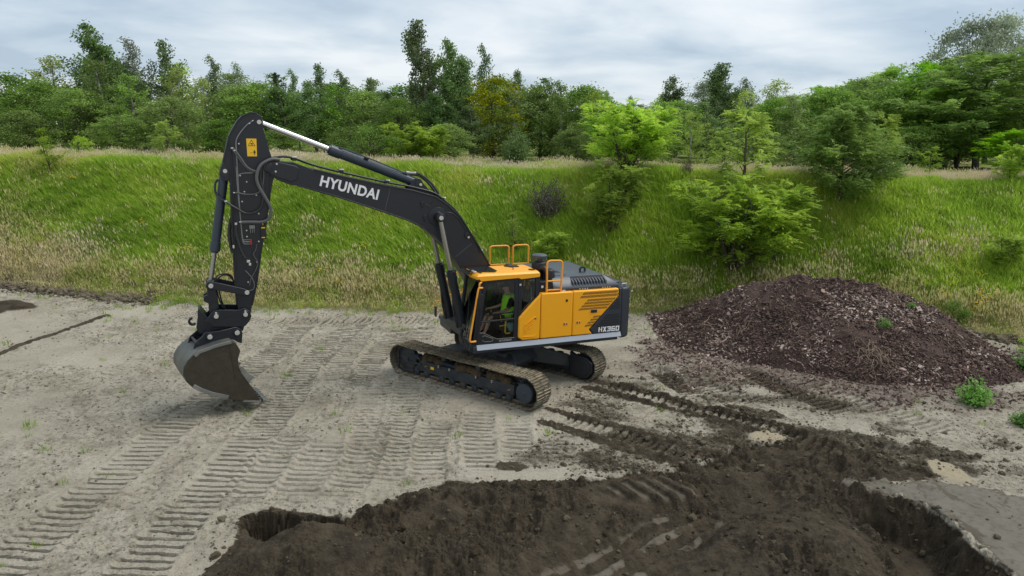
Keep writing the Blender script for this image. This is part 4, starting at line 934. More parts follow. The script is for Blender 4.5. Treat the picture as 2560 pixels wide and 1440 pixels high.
b = MB(); b.cyl((2.25, -.17, 5.30), (2.25, .16, 5.30), .06, n=16); part(b, 'cylinder_pin', 'dark2', boom, 0)
b = MB(); b.cyl((2.185, .14, 5.265), (2.185, .175, 5.265), .035, n=14); part(b, 'pin_cap', 'pin', boom, 0)
for ln in ([(2.98, 5.20), (3.12, 4.66)], [(.88, 3.76), (1.32, 3.43)]):
    b = MB(); b.ribbon(ln, .012, .304, .309); part(b, 'weld_seam', 'grey', boom, 0)
ux = Vector((3.31 - 4.66, 4.91 - 5.26)); W_ = ux.length; ux.normalize(); uz = Vector((ux.y, -ux.x)) * 1.0
place_text('boom_lettering', 'HYUNDAI', M['white'], boom, (4.655, 5.262), ux, uz, W_, .252, .030, y=.310)
# pipe run along the boom back
def hose(name, mat, pts, r, par, n=8, k=6): 
    b = MB(); b.tube(catmull(pts, k), r, n); return part(b, name, mat, par, 0)
up = [(5.70, 5.86), (5.40, 5.90), (5.15, 5.86), (4.76, 5.72), (4.23, 5.58), (3.13, 5.33), (2.50, 5.21), (1.88, 5.05), (1.60, 4.86), (1.24, 4.53), (.93, 4.03), (.52, 3.36), (.34, 3.02)]
for i, (y, dz, r) in enumerate(((.22, .01, .020), (.15, .0, .016), (.08, .015, .02), (-.02, .0, .02), (-.12, .01, .016), (-.2, .0, .02))):
    hose('steel_pipe', 'rubber' if i % 2 else 'dark2', [(x + (.02 if i % 2 else 0), y, z + dz + .01) for x, z in up], r, boom, 7, 4)
b = MB()
for x, z in ((5.18, 5.86), (4.12, 5.58), (3.05, 5.33), (1.64, 4.90), (.98, 4.10), (.66, 3.58)): b.box((x - .045, -.23, z - .03), (x + .045, .25, z + .045))
part(b, 'pipe_clamp', 'black', boom, .008)
b = MB()
for x, z in ((5.62, 5.86), (5.18, 5.91), (4.12, 5.63), (3.02, 5.37), (1.60, 4.93), (.60, 3.56), (.40, 3.20)): b.box((x - .05, .17, z - .018), (x + .05, .245, z + .018))
part(b, 'pipe_coupling', 'fit', boom, .008)
hose('feed_hose', 'rubber', [(2.62, .05, 5.52), (2.45, .06, 5.56), (2.2, .07, 5.52), (1.9, .08, 5.30), (1.70, .10, 5.02)], .028, boom)
hose('feed_hose', 'rubber', [(2.62, -.05, 5.50), (2.40, -.04, 5.50), (2.15, -.03, 5.46), (1.88, -.03, 5.22), (1.72, -.02, 4.98)], .028, boom)
b = MB(); b.cyl((2.52, .055, 5.56), (2.28, .068, 5.545), .032, n=10); part(b, 'hose_coupling', 'fit', boom, 0)
b = MB()
for x, z in ((2.20, 4.80), (2.14, 4.46), (1.05, 3.99)): b.box((x - .05, .305, z - .05), (x + .03, .33, z + .06)); b.cyl((x - .02, .32, z - .08), (x - .02, .345, z - .08), .02, n=8)
part(b, 'valve_block', 'black', boom, .006)
b = MB(); b.box((1.0, .305, 3.90), (.95, .335, 3.95)); part(b, 'sensor_cap', 'fit', boom, .006)
hose('grease_line', 'rubber', [(2.12, .315, 4.80), (2.0, .32, 4.74), (1.94, .32, 4.80), (1.93, .32, 4.84)], .008, boom, 5)
hose('grease_line', 'rubber', [(1.70, .33, 4.52), (1.5, .335, 4.58), (1.3, .33, 4.46), (1.16, .32, 4.28), (1.02, .32, 4.05), (.9, .32, 3.85), (.75, .32, 3.72), (.66, .32, 3.50)], .008, boom, 5)

def ram(name, p0, p1, split, rb, rr, gl=.16, rodm='rod', par=None, barm='blue', flip=False):
    """cylinder with barrel from p0 to split fraction, rod to p1"""
    p0, p1 = Vector(p0), Vector(p1); d = (p1 - p0).normalized(); q = p0.lerp(p1, split)
    b = MB(); b.cyl(p0 + d * .06, q, rb, n=24); b.cyl(q - d * gl, q + d * .01, rb * 1.13, n=24); b.cyl(q + d * .01, q + d * .05, rb * .86, n=20)
    s = Vector((0, 1, 0)); b.cyl(p0 - s * rb * .95, p0 + s * rb * .95, rb * 1.0, n=20)
    o = part(b, name, barm, par, .006)
    b = MB(); b.cyl(q, p1 - d * rr, rr, n=18); b.cyl(p1 - s * rb * .9, p1 + s * rb * .9, rr * 1.6, n=18); r = part(b, 'rod', rodm, o, 0)
    return o
ac = ram('arm_cylinder', (2.26, 0, 5.30), (5.91, 0, 6.68), .57, .118, .066, .26, 'chrome')
hose('return_pipe', 'blue', [(2.5, .09, 5.51), (3.2, .10, 5.80), (4.0, .10, 6.10), (4.15, .08, 6.14)], .016, ac, 6)
b = MB(); b.ribbon([(3.45, 5.87), (3.55, 5.915)], .02, .03, .125); part(b, 'pipe_clip', 'black', ac, 0)
for s in (1, -1):
    bc = ram('boom_cylinder', (1.18, .52 * s, 1.55), (1.80, .52 * s, 4.48), .53, .112, .058, .22, 'rod', barm='dark')
    b = MB(); b.cyl((1.80, .44 * s, 4.48), (1.80, .635 * s, 4.48), .10, n=20); part(b, 'rod_eye', 'dark', bc, .008)
    b = MB(); b.cyl((1.80, .63 * s, 4.48), (1.80, .65 * s, 4.48), .055, n=16); part(b, 'pin_cap', 'pin', bc, 0)
    b = MB(); b.box((1.46, .47 * s - .03, 2.95), (1.53, .47 * s + .03, 3.07)); b.box((1.44, .50 * s - .03, 3.08), (1.50, .50 * s + .03, 3.16)); part(b, 'port_fitting', 'fit', bc, .006)
    hose('port_hose', 'rubber', [(1.53, .50 * s, 3.02), (1.55, .50 * s, 2.8), (1.47, .5 * s, 2.5), (1.42, .5 * s, 2.0), (1.32, .5 * s, 1.6)], .024, bc)
b = MB(); b.box((1.06, -.68, 1.40), (1.30, .68, 1.66)); part(b, 'cylinder_foot', 'dark2', bevel=.03)

# ------------------------------------------------------------------ arm
arm_poly = [(5.96, 6.88), (5.86, 6.82), (5.83, 6.73), (5.83, 6.54), (5.73, 6.11), (5.64, 5.76), (5.65, 5.46), (5.76, 4.99), (5.87, 4.43), (6.0, 3.81), (6.13, 3.07), (6.18, 2.89), (6.28, 2.47), (6.31, 2.32), (6.36, 2.22), (6.46, 2.19), (6.55, 2.25), (6.58, 2.40),
            (6.60, 2.75), (6.61, 3.10), (6.60, 4.48), (6.58, 5.30), (6.63, 5.40), (6.73, 5.43), (6.79, 5.57), (6.75, 5.66), (6.66, 5.97), (6.56, 6.34), (6.51, 6.44), (6.37, 6.68), (6.26, 6.80), (6.10, 6.87)]
b = MB(); b.prism(arm_poly, -.235, .235)
b.ribbon([(5.73, 6.11 - .6), (5.76, 4.99), (5.87, 4.43), (6.0, 3.81), (6.13, 3.07), (6.27, 2.5)], .03, -.262, .262); b.ribbon([(6.605, 2.55), (6.61, 3.10), (6.60, 4.48), (6.58, 5.28)], .03, -.262, .262)
b.ribbon([(6.74, 5.68), (6.66, 5.97), (6.56, 6.34), (6.51, 6.44), (6.37, 6.68), (6.26, 6.80), (6.10, 6.87), (5.96, 6.88)], .03, -.262, .262)
arm = part(b, 'arm', 'dark', bevel=.006)
for s in (1, -1):
    b = MB(); b.prism([(6.60, 5.62), (6.58, 5.44), (6.66, 5.38), (6.76, 5.42), (6.80, 5.55), (6.72, 5.80)], .237 * s, .275 * s); part(b, 'cylinder_lug', 'dark', arm, .01)
b = MB(); b.cyl((5.91, .22, 6.68), (5.91, .275, 6.68), .048, n=18); b.cyl((6.68, .27, 5.60), (6.68, .295, 5.60), .045, n=16); part(b, 'pin_cap', 'pin', arm, 0)
b = MB(); b.cyl((6.68, -.30, 5.54), (6.68, .285, 5.54), .08, n=18); part(b, 'lug_pin', 'dark2', arm, .004)
# warning sticker with pictograms
b = MB(); b.prism([(6.20, 6.315), (5.985, 6.315), (5.99, 5.925), (6.195, 5.925)], .236, .2395); ws = part(b, 'warning_sticker', 'sticker', arm, 0)
def tri(cx, cz, s): return [(cx, cz + s), (cx + .9 * s, cz - .6 * s), (cx - .9 * s, cz - .6 * s)]
b = MB(); o_, i_ = tri(6.092, 6.205, .088), tri(6.092, 6.203, .070); frame_ring(b, o_, i_, .2392, .2412)
b.box((6.115, .2392, 6.20), (6.065, .2412, 6.215)); b.prism([(6.10, 6.20), (6.08, 6.20), (6.07, 6.165), (6.085, 6.165)], .2392, .2412); b.prism([(6.12, 6.175), (6.11, 6.175), (6.095, 6.155), (6.105, 6.155)], .2392, .2412)
b.box((6.055, .2392, 5.99), (6.025, .2412, 6.04)); b.cyl((6.04, .2392, 6.055), (6.04, .2412, 6.055), .012, n=8); b.box((6.052, .2392, 5.955), (6.043, .2412, 5.99)); b.box((6.037, .2392, 5.955), (6.028, .2412, 5.99)); b.box((6.066, .2392, 6.0), (6.059, .2412, 6.038)); b.box((6.021, .2392, 6.0), (6.014, .2412, 6.038))
b.box((6.12, .2392, 6.00), (6.085, .2412, 6.006)); b.prism([(6.13, 6.003), (6.115, 6.012), (6.115, 5.994)], .2392, .2412); part(b, 'pictogram', 'hole_shade_and_print', ws, 0)
# hoses and pipes on the arm's near face
ya = .262
A = lambda x, z, y=ya: (x, y, z)
hose('steel_pipe', 'pipe', [A(6.02, 6.72), A(6.2, 6.58), A(6.40, 6.30), A(6.42, 6.0), A(6.42, 5.4), A(6.42, 4.8), A(6.40, 4.1), A(6.38, 4.02), A(6.32, 4.00), A(6.20, 4.00)], .013, arm, 6)
hose('steel_pipe', 'pipe', [A(6.42, 5.45), A(6.39, 5.52), A(6.30, 5.55), A(6.10, 5.56)], .011, arm, 6)
hose('steel_pipe', 'pipe', [A(6.445, 5.7), A(6.44, 5.2), A(6.42, 4.6), A(6.405, 4.12), A(6.38, 3.97), A(6.30, 3.95), A(6.2, 3.95)], .011, arm, 6)
hose('steel_pipe', 'pipe', [A(6.40, 4.2), A(6.385, 4.06), A(6.33, 4.045), A(6.2, 4.045)], .010, arm, 6)
hose('big_hose', 'hose', [(5.52, .30, 5.86), (5.70, .38, 5.87), (5.93, .42, 5.74), (6.03, .43, 5.50), (6.0, .42, 5.28), (5.86, .40, 5.0), (5.76, .38, 4.76), (5.80, .36, 4.55), (5.95, .33, 4.46), (6.20, .31, 4.46), (6.40, .30, 4.46)], .036, arm, 10)
hose('big_hose', 'rubber', [(5.52, .27, 5.82), (5.72, .33, 5.82), (5.90, .36, 5.68), (5.95, .36, 5.4), (5.90, .36, 5.12), (5.95, .35, 4.82), (6.10, .33, 4.68), (6.3, .31, 4.66), (6.5, .30, 4.78), (6.62, .29, 4.86), (6.70, .28, 4.92)], .026, arm, 8)
hose('loop_hose', 'hose', [(5.6, .28, 5.78), (5.84, .31, 5.70), (5.88, .32, 5.45), (5.93, .31, 5.20), (6.05, .30, 5.10), (6.25, .29, 5.08), (6.45, .29, 5.12), (6.52, .28, 5.12)], .018, arm, 8)
hose('loop_hose', 'hose', [(6.50, .27, 6.12), (6.42, .29, 6.02), (6.32, .31, 5.86), (6.2, .33, 5.68), (6.02, .34, 5.60), (5.86, .33, 5.66), (5.7, .30, 5.80)], .019, arm, 8)
hose('loop_hose', 'hose', [(6.53, .27, 6.12), (6.40, .29, 5.92), (6.27, .30, 5.72), (6.10, .31, 5.58), (5.95, .31, 5.60)], .017, arm, 8)
hose('side_line', 'dark2', [(6.57, .24, 6.35), (6.53, .25, 5.9), (6.52, .25, 5.2), (6.55, .25, 4.4), (6.57, .25, 3.6), (6.58, .25, 3.1)], .018, arm, 6)
hose('side_line', 'rubber', [(6.60, .20, 4.55), (6.66, .16, 4.3), (6.66, .16, 3.95), (6.62, .18, 3.75)], .04, arm, 8)
hose('drop_hose', 'rubber', [A(6.53, 4.40), A(6.51, 4.1), A(6.44, 3.80), A(6.36, 3.62)], .034, arm, 8)
hose('thin_hose', 'hose', [A(6.38, 3.34), A(6.26, 3.18), A(6.20, 3.02), A(6.22, 2.9), A(6.3, 2.86), A(6.5, 2.86)], .013, arm, 6)
hose('thin_hose', 'hose', [A(6.10, 3.94), A(6.13, 3.8), A(6.18, 3.70), A(6.10, 3.52), A(6.13, 3.38), A(6.20, 3.25), A(6.28, 3.1), A(6.30, 2.98)], .010, arm, 6)
hose('thin_hose', 'rubber', [A(6.12, 3.95), A(6.16, 3.8), A(6.20, 3.68), A(6.13, 3.50), A(6.16, 3.36), A(6.24, 3.22)], .010, arm, 6)
b = MB()
for p in ((6.40, 4.46, .10, .03), (6.52, 4.42, .05, .05), (6.70, 4.93, .06, .04), (6.51, 6.10, .05, .03), (6.46, 6.05, .04, .03), (6.30, 3.55, .07, .06), (6.27, 3.48, .05, .06), (6.60, 3.90, .04, .07), (6.05, 6.70, .03, .02), (6.12, 6.64, .04, .02), (6.52, 5.12, .04, .03)):
    b.box((p[0] - p[2] / 2, .245, p[1] - p[3] / 2), (p[0] + p[2] / 2, .305, p[1] + p[3] / 2))
part(b, 'hose_fitting', 'fit', arm, .008)
b = MB(); b.box((6.24, .235, 4.30), (6.12, .29, 4.38))
for k in range(3): b.box((6.225 - k * .04, .245, 4.20), (6.21 - k * .04, .275, 4.30))
part(b, 'junction_block', 'pipe', arm, .004)
b = MB(); b.box((6.24, .236, 3.93), (6.20, .285, 4.06)); part(b, 'clamp_row', 'red', arm, .003)
b = MB(); b.box((6.0, .236, 4.05), (5.88, .275, 4.34)); vb = part(b, 'valve', 'black', arm, .008)
b = MB(); b.box((5.98, .276, 4.30), (5.90, .279, 4.33)); b.box((5.985, .276, 4.08), (5.91, .279, 4.10)); b.box((5.955, .255, 4.38), (5.935, .275, 4.42)); part(b, 'valve_mark', 'sticker', vb, 0)
b = MB()
for x, z in ((6.37, 5.50), (6.24, 5.36), (6.05, 5.06), (6.02, 4.64), (6.30, 5.14), (6.36, 4.92), (6.30, 4.26), (6.30, 4.12), (6.05, 4.0), (6.42, 3.7), (6.12, 3.52), (6.22, 3.22), (6.33, 3.06), (6.36, 6.2), (6.35, 5.85)):
    b.cyl((x, .235, z), (x, .262, z), .017, n=8)
part(b, 'stud', 'fit', arm, 0)
b = MB(); b.box((6.39, .236, 6.28), (6.33, .262, 6.34)); b.box((6.385, .236, 6.13), (6.345, .255, 6.2)); part(b, 'connector', 'black', arm, .004)

# bucket ram, links, coupler
bk = ram('bucket_cylinder', (6.70, 0, 5.52), (7.13, 0, 3.05), .70, .102, .052, .20, 'rod')
hose('port_hose', 'rubber', [(6.84, .03, 5.40), (6.90, .06, 5.30), (6.90, .10, 5.10), (6.80, .17, 4.98), (6.70, .24, 4.93)], .026, bk)
b = MB(); b.cyl((7.13, -.31, 3.03), (7.13, .31, 3.03), .075, n=18); b.cyl((6.37, -.33, 2.83), (6.37, .33, 2.83), .06, n=16)
b.cyl((7.13, -.30, 3.03), (7.13, -.16, 3.03), .105, n=18); b.cyl((7.13, .16, 3.03), (7.13, .30, 3.03), .105, n=18)
for s in (1, -1):
    b.prism([(7.17, 2.95), (7.16, 3.12), (7.02, 3.10), (6.42, 2.92), (6.29, 2.84), (6.34, 2.74), (6.48, 2.77), (7.0, 2.92)], .252 * s, .305 * s)
lk = part(b, 'guide_link', 'dark', bevel=.012)
b = MB()
for x, z in ((7.13, 3.03), (6.37, 2.83)): b.cyl((x, .30, z), (x, .338, z), .052, n=18)
part(b, 'pin_cap', 'pin', lk, .004)
b = MB()
for s in (1, -1): b.prism([(7.22, 3.05), (7.05, 3.05), (7.0, 2.62), (6.98, 2.30), (7.08, 2.22), (7.20, 2.30), (7.21, 2.60), (7.30, 2.66), (7.31, 2.76), (7.22, 2.80)], .10 * s, .20 * s)
b.box((7.02, -.1, 2.45), (7.18, .1, 2.85)); part(b, 'bucket_link', 'dark', bevel=.015)
b = MB()
for s in (1, -1): b.prism([(7.31, 2.23), (7.16, 2.39), (7.11, 2.45), (6.98, 2.46), (6.62, 2.425), (6.45, 2.46), (6.33, 2.38), (6.30, 2.25), (6.36, 2.13), (6.45, 2.03), (6.64, 2.025), (7.11, 2.07)], .262 * s, .318 * s)
b.box((6.48, -.262, 2.03), (7.15, .262, 2.16)); b.cyl((7.06, -.33, 2.32), (7.06, .33, 2.32), .085, n=18); b.cyl((6.43, -.33, 2.31), (6.43, .33, 2.31), .085, n=18)
qc = part(b, 'quick_coupler', 'dark', bevel=.012)
b = MB()
for x, z in ((7.06, 2.315), (6.43, 2.31)): b.cyl((x, .32, z), (x, .350, z), .05, n=18); b.box((x - .02, .318, z + .05), (x + .02, .335, z + .10))
part(b, 'pin_cap', 'pin', qc, .004)
b = MB(); b.ribbon([(6.88, 2.31), (6.86, 2.33), (6.66, 2.34), (6.64, 2.32), (6.66, 2.30), (6.86, 2.29), (6.88, 2.31)], .012, .316, .324); part(b, 'cast_mark', 'dark2', qc, 0)
b = MB(); b.prism([(7.46, 2.23), (7.44, 2.48), (7.40, 2.50), (7.30, 2.36), (7.20, 2.22), (6.46, 2.04), (6.50, 1.90), (7.43, 1.90), (7.50, 2.05)], -.24, .24)
pts = [(7.57 + .075 * math.cos(a), 2.16 + .075 * math.sin(a)) for a in np.linspace(-2.4, 1.6, 12)]; b.ribbon(pts, .05, -.06, .06); part(b, 'coupler_body', 'dark', qc, .015)
hose('coupler_hose', 'rubber', [(6.64, .1, 3.05), (6.70, .12, 3.22), (6.85, .14, 3.26), (7.0, .13, 3.2), (7.02, .12, 3.0), (6.98, .1, 2.7), (6.90, .08, 2.45)], .017, qc)
hose('coupler_hose', 'rubber', [(6.64, .0, 3.05), (6.72, .02, 3.18), (6.86, .04, 3.21), (6.99, .04, 3.1), (6.97, .04, 2.9), (6.92, .04, 2.6), (6.85, .04, 2.4)], .017, qc)

# ------------------------------------------------------------------ bucket (turned a little on its coupler)
BR, BL = (0, 0, R(12)), (6.6, 0, 0)
shell = [(.20, 1.71), (.31, 1.78), (.62, 1.75), (.99, 1.66), (1.13, 1.58), (1.24, 1.48), (1.33, 1.33), (1.35, 1.16), (1.29, .99), (1.18, .85), (1.05, .74), (.84, .60), (.52, .46), (.18, .335), (-.26, .245)]
front = [(-.21, .36), (-.10, .60), (.02, .80), (.12, .98), (.19, 1.21), (.18, 1.36), (.12, 1.53)]
b = MB(); b.ribbon(shell, .035, -.58, .58); Wb = .60
bucket = part(b, 'bucket', 'bshell', bevel=.004, loc=BL, rot=BR, ang=40)
inner = [(p[0] * .985 + .003, p[1] * .99 + .01) for p in shell]
for s in (1, -1):
    b = MB(); b.prism(shell + front, (Wb - .035) * s, Wb * s); part(b, 'side_wall', 'bucket', bucket, .005)
    b = MB(); b.ribbon([(.31, 1.77), (.62, 1.735), (.99, 1.645), (1.10, 1.56)], .07, Wb * s, (Wb + .02) * s); part(b, 'rim_strip', 'scraped', bucket, .006)
    b = MB(); b.prism([(-.02, .74), (.10, .96), (.17, 1.18), (.10, 1.16), (-.04, .95), (-.16, .86)], (Wb - .045) * s, (Wb + .025) * s); part(b, 'side_cutter', 'scraped', bucket, .006)
    b = MB(); b.ribbon([(.36, 1.74), (.30, 1.2), (.27, .9)], .012, Wb * s, (Wb + .008) * s); part(b, 'weld_seam', 'bucket', bucket, 0)
    b = MB(); b.ribbon([(1.18, .88), (1.02, .755), (.80, .62), (.45, .47)], .09, (Wb + .0) * s, (Wb + .018) * s); part(b, 'heel_shroud', 'scraped', bucket, .005)
b = MB(); b.ribbon([(.12, .315), (-.28, .225)], .06, -.60, .60); part(b, 'cutting_edge', 'scraped', bucket, .008)
for k in range(6):
    y = -.5 + k * .2; b = MB()
    b.hexa([(-.20, y - .06, .20), (-.20, y + .06, .20), (-.20, y + .06, .31), (-.20, y - .06, .31)], [(-.34, y - .05, .185), (-.34, y + .05, .185), (-.34, y + .05, .26), (-.34, y - .05, .26)])
    ad = part(b, 'tooth', 'dark2', bucket, .006)
    b = MB(); b.hexa([(-.335, y - .055, .175), (-.335, y + .055, .175), (-.335, y + .055, .265), (-.335, y - .055, .265)], [(-.52, y - .035, .13), (-.52, y + .035, .13), (-.52, y + .035, .145), (-.52, y - .035, .145)]); part(b, 'tooth_tip', 'scraped', ad, .006) if False else b.build('tooth_tip', M['scraped'], bucket, .006)
for s in (1, -1):
    b = MB(); b.prism([(.81, 1.99), (.5, 1.985), (.13, 2.03), (.02, 1.98), (-.02, 1.87), (.01, 1.62), (.10, 1.66), (.22, 1.76), (.60, 1.74), (.95, 1.66), (1.08, 1.60), (1.03, 1.78), (.86, 1.91)], .27 * s, .315 * s); ear = part(b, 'hanger_plate', 'dark', bucket, .01)
    b = MB()
    for x, z in ((.71, 1.885), (.11, 1.90)): b.cyl((x, .31 * s, z), (x, .345 * s, z), .082, n=22)
    part(b, 'pin_boss', 'dark', bucket, .006)
b = MB()
for x, z in ((.71, 1.885), (.11, 1.90)): b.cyl((x, -.34, z), (x, .365, z), .055, n=20)
part(b, 'bucket_pin', 'pin', bucket, .004)
b = MB(); b.box((.86, -.27, 1.70), (.80, .27, 1.76)); b.cyl((.97, -.3, 1.76), (.97, .325, 1.76), .035, n=12); part(b, 'cross_tube', 'dark2', bucket, .004)
# ------------------------------------------------------------------ driver in the cab
def skinned(name, verts, edges, radii, mat, parent=None, sub=2, root=0):
    me = bpy.data.meshes.new(name); me.from_pydata(verts, edges, []); me.materials.append(mat)
    o = link(name, me, parent)
    m = o.modifiers.new('skin', 'SKIN'); m.use_smooth_shade = True; m.branch_smoothing = .4
    for i, v in enumerate(me.skin_vertices[0].data): v.radius = radii[i] if hasattr(radii[i], '__len__') else (radii[i], radii[i])
    me.skin_vertices[0].data[root].use_root = True
    s = o.modifiers.new('subdivision', 'SUBSURF'); s.levels = s.render_levels = sub
    return o
M['skin'] = paint('skin', (0.42, 0.24, 0.17), .5, amount=.0)
M['shirt'] = paint('black_shirt', (0.012, 0.012, 0.014), .8, amount=.0)
M['shorts'] = paint('dark_trousers', (0.02, 0.022, 0.026), .85, amount=.02)
M['vest'] = paint('lime_vest', (0.42, 0.98, 0.03), .6, amount=.0)
M['tape'] = paint('silver_tape', (0.62, 0.63, 0.60), .35, amount=.0)
V, E_, Rr = [], [], []
def sv(p, r, par=None):
    V.append(p); Rr.append(r); i = len(V) - 1
    if par is not None: E_.append((par, i))
    return i
yc = .97
pel = sv((-.04, yc, 1.89), (.15, .11)); sp = sv((-.08, yc, 2.08), (.13, .10), pel); ch = sv((-.11, yc, 2.30), (.145, .11), sp); nk = sv((-.07, yc, 2.47), .058, ch); hb = sv((-.035, yc, 2.57), .066, nk); hd = sv((-.01, yc, 2.67), (.082, .088), hb); ht = sv((-.015, yc, 2.75), .07, hd)
nose = sv((.085, yc, 2.645), .012, hd)
for s in (1, -1):
    ear = sv((-.02, yc + s * .088, 2.655), .016, hd)
    h = sv((.02, yc + s * .09, 1.87), .085, pel); k = sv((.46, yc + s * .13, 1.95), .062, h); a = sv((.60, yc + s * .13, 1.56), .042, k); t_ = sv((.74, yc + s * .135, 1.50), .035, a)
    sh_ = sv((-.10, yc + s * .18, 2.39), .062, ch); el = sv((.04, yc + s * .25, 2.14), .046, sh_); wr = sv((.30, yc + s * .26, 2.09), .030, el); pa = sv((.38, yc + s * .265, 2.085), (.026, .036), wr)
    for f, (dy, L) in enumerate(((-.030, .055), (-.010, .065), (.010, .062), (.028, .05))):
        f1 = sv((.38 + L * .75, yc + s * .265 + dy, 2.075), .009, pa); f2 = sv((.38 + L, yc + s * .265 + dy, 2.045), .008, f1)
    th = sv((.40, yc + s * .265 - s * .045, 2.09), .010, pa); sv((.43, yc + s * .265 - s * .055, 2.075), .009, th)
person = skinned('person', V, E_, Rr, M['skin'])
person.location = (EX + .19 * math.cos(HYAW), EY + .19 * math.sin(HYAW), 0); person.rotation_euler = (0, 0, HYAW)
tag(person, 'person in lime vest, black shirt and black cap seated at the excavator controls', 'person')
cl_v = [(-.04, yc, 1.88), (-.08, yc, 2.08), (-.11, yc, 2.31), (-.08, yc, 2.42), (-.10, yc + .18, 2.40), (-.03, yc + .225, 2.27), (.03, yc + .25, 2.16), (-.10, yc - .18, 2.40), (-.03, yc - .225, 2.27), (.03, yc - .25, 2.16)]
skinned('shirt', cl_v, [(0, 1), (1, 2), (2, 3), (2, 4), (4, 5), (5, 6), (2, 7), (7, 8), (8, 9)], [(.14, .105), (.13, .10), (.14, .11), .075, .085, .07, .064, .085, .07, .064], M['shirt'], person)
tv = [(-.04, yc, 1.87), (.02, yc + .09, 1.87), (.44, yc + .13, 1.95), (.02, yc - .09, 1.87), (.44, yc - .13, 1.95)]
skinned('shorts', tv, [(0, 1), (1, 2), (0, 3), (3, 4)], [(.17, .13), .105, .082, .105, .082], M['shorts'], person)
b = MB()
ring = []
def vest_ring(cx, z, rx, ry, n=20): return [(cx + rx * math.cos(2 * math.pi * k / n), yc + ry * math.sin(2 * math.pi * k / n), z) for k in range(n)]
rings = [vest_ring(-.05, 1.92, .180, .205), vest_ring(-.08, 2.06, .175, .205), vest_ring(-.10, 2.20, .180, .212), vest_ring(-.11, 2.33, .178, .205), vest_ring(-.105, 2.43, .140, .185), vest_ring(-.09, 2.49, .095, .115)]
vs = [p for r_ in rings for p in r_]; fs = []
for i in range(len(rings) - 1):
    for k in range(20):
        ang = abs(((k + .5) / 20 * 360 + 180) % 360 - 180)
        if i in (2, 3) and 68 < ang < 112: continue            # arm holes
        fs.append((i * 20 + k, i * 20 + (k + 1) % 20, i * 20 + 20 + (k + 1) % 20, i * 20 + 20 + k))
b.add(vs, fs); vo = b.build('vest', M['vest'], person)
sm = vo.modifiers.new('solid', 'SOLIDIFY'); sm.thickness = .012; sm.offset = 1
b = MB(); b.add(vest_ring(-.077, 2.02, .192, .221) + vest_ring(-.083, 2.08, .192, .221), [(k, (k + 1) % 20, 20 + (k + 1) % 20, 20 + k) for k in range(20)]); b.build('reflective_tape', M['tape'], person)
b = MB(); b.lathe([(.098, 2.70), (.100, 2.74), (.085, 2.79), (.04, 2.815), (.005, 2.82)], (-.012, yc, 0), 'z', 18)
b.add([(.06, yc - .075, 2.715), (.06, yc + .075, 2.715), (.165, yc + .05, 2.695), (.165, yc - .05, 2.695), (.06, yc - .075, 2.725), (.06, yc + .075, 2.725), (.165, yc + .05, 2.705), (.165, yc - .05, 2.705)], [(0, 1, 2, 3), (7, 6, 5, 4), (0, 4, 5, 1), (1, 5, 6, 2), (2, 6, 7, 3), (3, 7, 4, 0)])
b.build('cap', M['shirt'], person)
b = MB()
for s in (1, -1): b.tube([(.58, yc + s * .13, 1.545), (.62, yc + s * .13, 1.475), (.80, yc + s * .138, 1.465)], [.055, .055, .045], 10)
b.build('shoes', M['shirt'], person)

# ------------------------------------------------------------------ heap of shredded bark and soil
t = NT('mulch')
c1 = t.mix(t.ramp(t.noise(1.3, 6, .65), .35, .68), (0.034, 0.022, 0.018), (0.095, 0.063, 0.052))
c1 = t.mix(t.math('MULTIPLY', t.ramp(t.noise(22, 4, .7), .5, .68), .8), c1, (0.20, 0.148, 0.128))
t.set(col=c1, rough=.95, spec=.15); t.bump(t.noise(24, 6, .7), .9, .06); M['mulch'] = t.m
hx = np.arange(3.9, 16.6, .055); hy = np.arange(17.6, 27.2, .06); Xh, Yh = np.meshgrid(hx, hy)
gz = glook(Xh.ravel(), Yh.ravel())[0].reshape(Xh.shape); hh, h0 = heap_h(Xh, Yh)
Zh = np.where(h0 > .015, gz + hh * sst(0, .2, h0) + .05 * fbm(Xh * 9, Yh * 9, 97, 3) - .02, gz - .12)
heap = link('mulch_heap', grid_mesh('mulch_heap', Xh, Yh, Zh, M['mulch'], {}))
tag(heap, 'low broad heap of dark purplish shredded bark and soil at the foot of the bank', 'heap')
def heap_z(x, y):
    x, y = np.atleast_1d(np.asarray(x, float)), np.atleast_1d(np.asarray(y, float))
    hh, h0 = heap_h(x, y); g = glook(x, y)[0]
    return np.where(h0 > .015, np.maximum(g, g + hh * sst(0, .2, h0) - .02), g)
t = NT('bark_chip'); ti = t.attr('tint', 'INSTANCER').outputs['Fac']
r = t.n('ShaderNodeValToRGB', {'Fac': ti}); el = r.color_ramp.elements
el[0].position, el[0].color, el[1].position, el[1].color = 0.0, (0.038, 0.027, 0.022, 1), 1.0, (0.50, 0.41, 0.35, 1)
e = el.new(.55); e.color = (0.145, 0.096, 0.078, 1); e = el.new(.85); e.color = (0.31, 0.225, 0.19, 1)
t.set(col=r.outputs[0], rough=.9, spec=.2); M['chip'] = t.m
chips = []
for k in range(6):
    b = MB(); L, w, h = (.10, .05, .015), (.06, .05, .03), (.16, .025, .015)
    s = (L, w, h, (.08, .07, .02), (.12, .03, .03), (.05, .04, .02))[k]
    b.hexa([(-s[0] / 2, -s[1] / 2, 0), (s[0] / 2, -s[1] / 3, .01), (s[0] / 2.2, s[1] / 2, 0), (-s[0] / 2.3, s[1] / 2.6, .01)], [(-s[0] / 2.1, -s[1] / 2.2, s[2]), (s[0] / 2, -s[1] / 3.2, s[2] * 1.3), (s[0] / 2.4, s[1] / 2, s[2]), (-s[0] / 2.5, s[1] / 2.8, s[2])]); chips.append(b.mesh('bark_chip', M['chip'], 20))
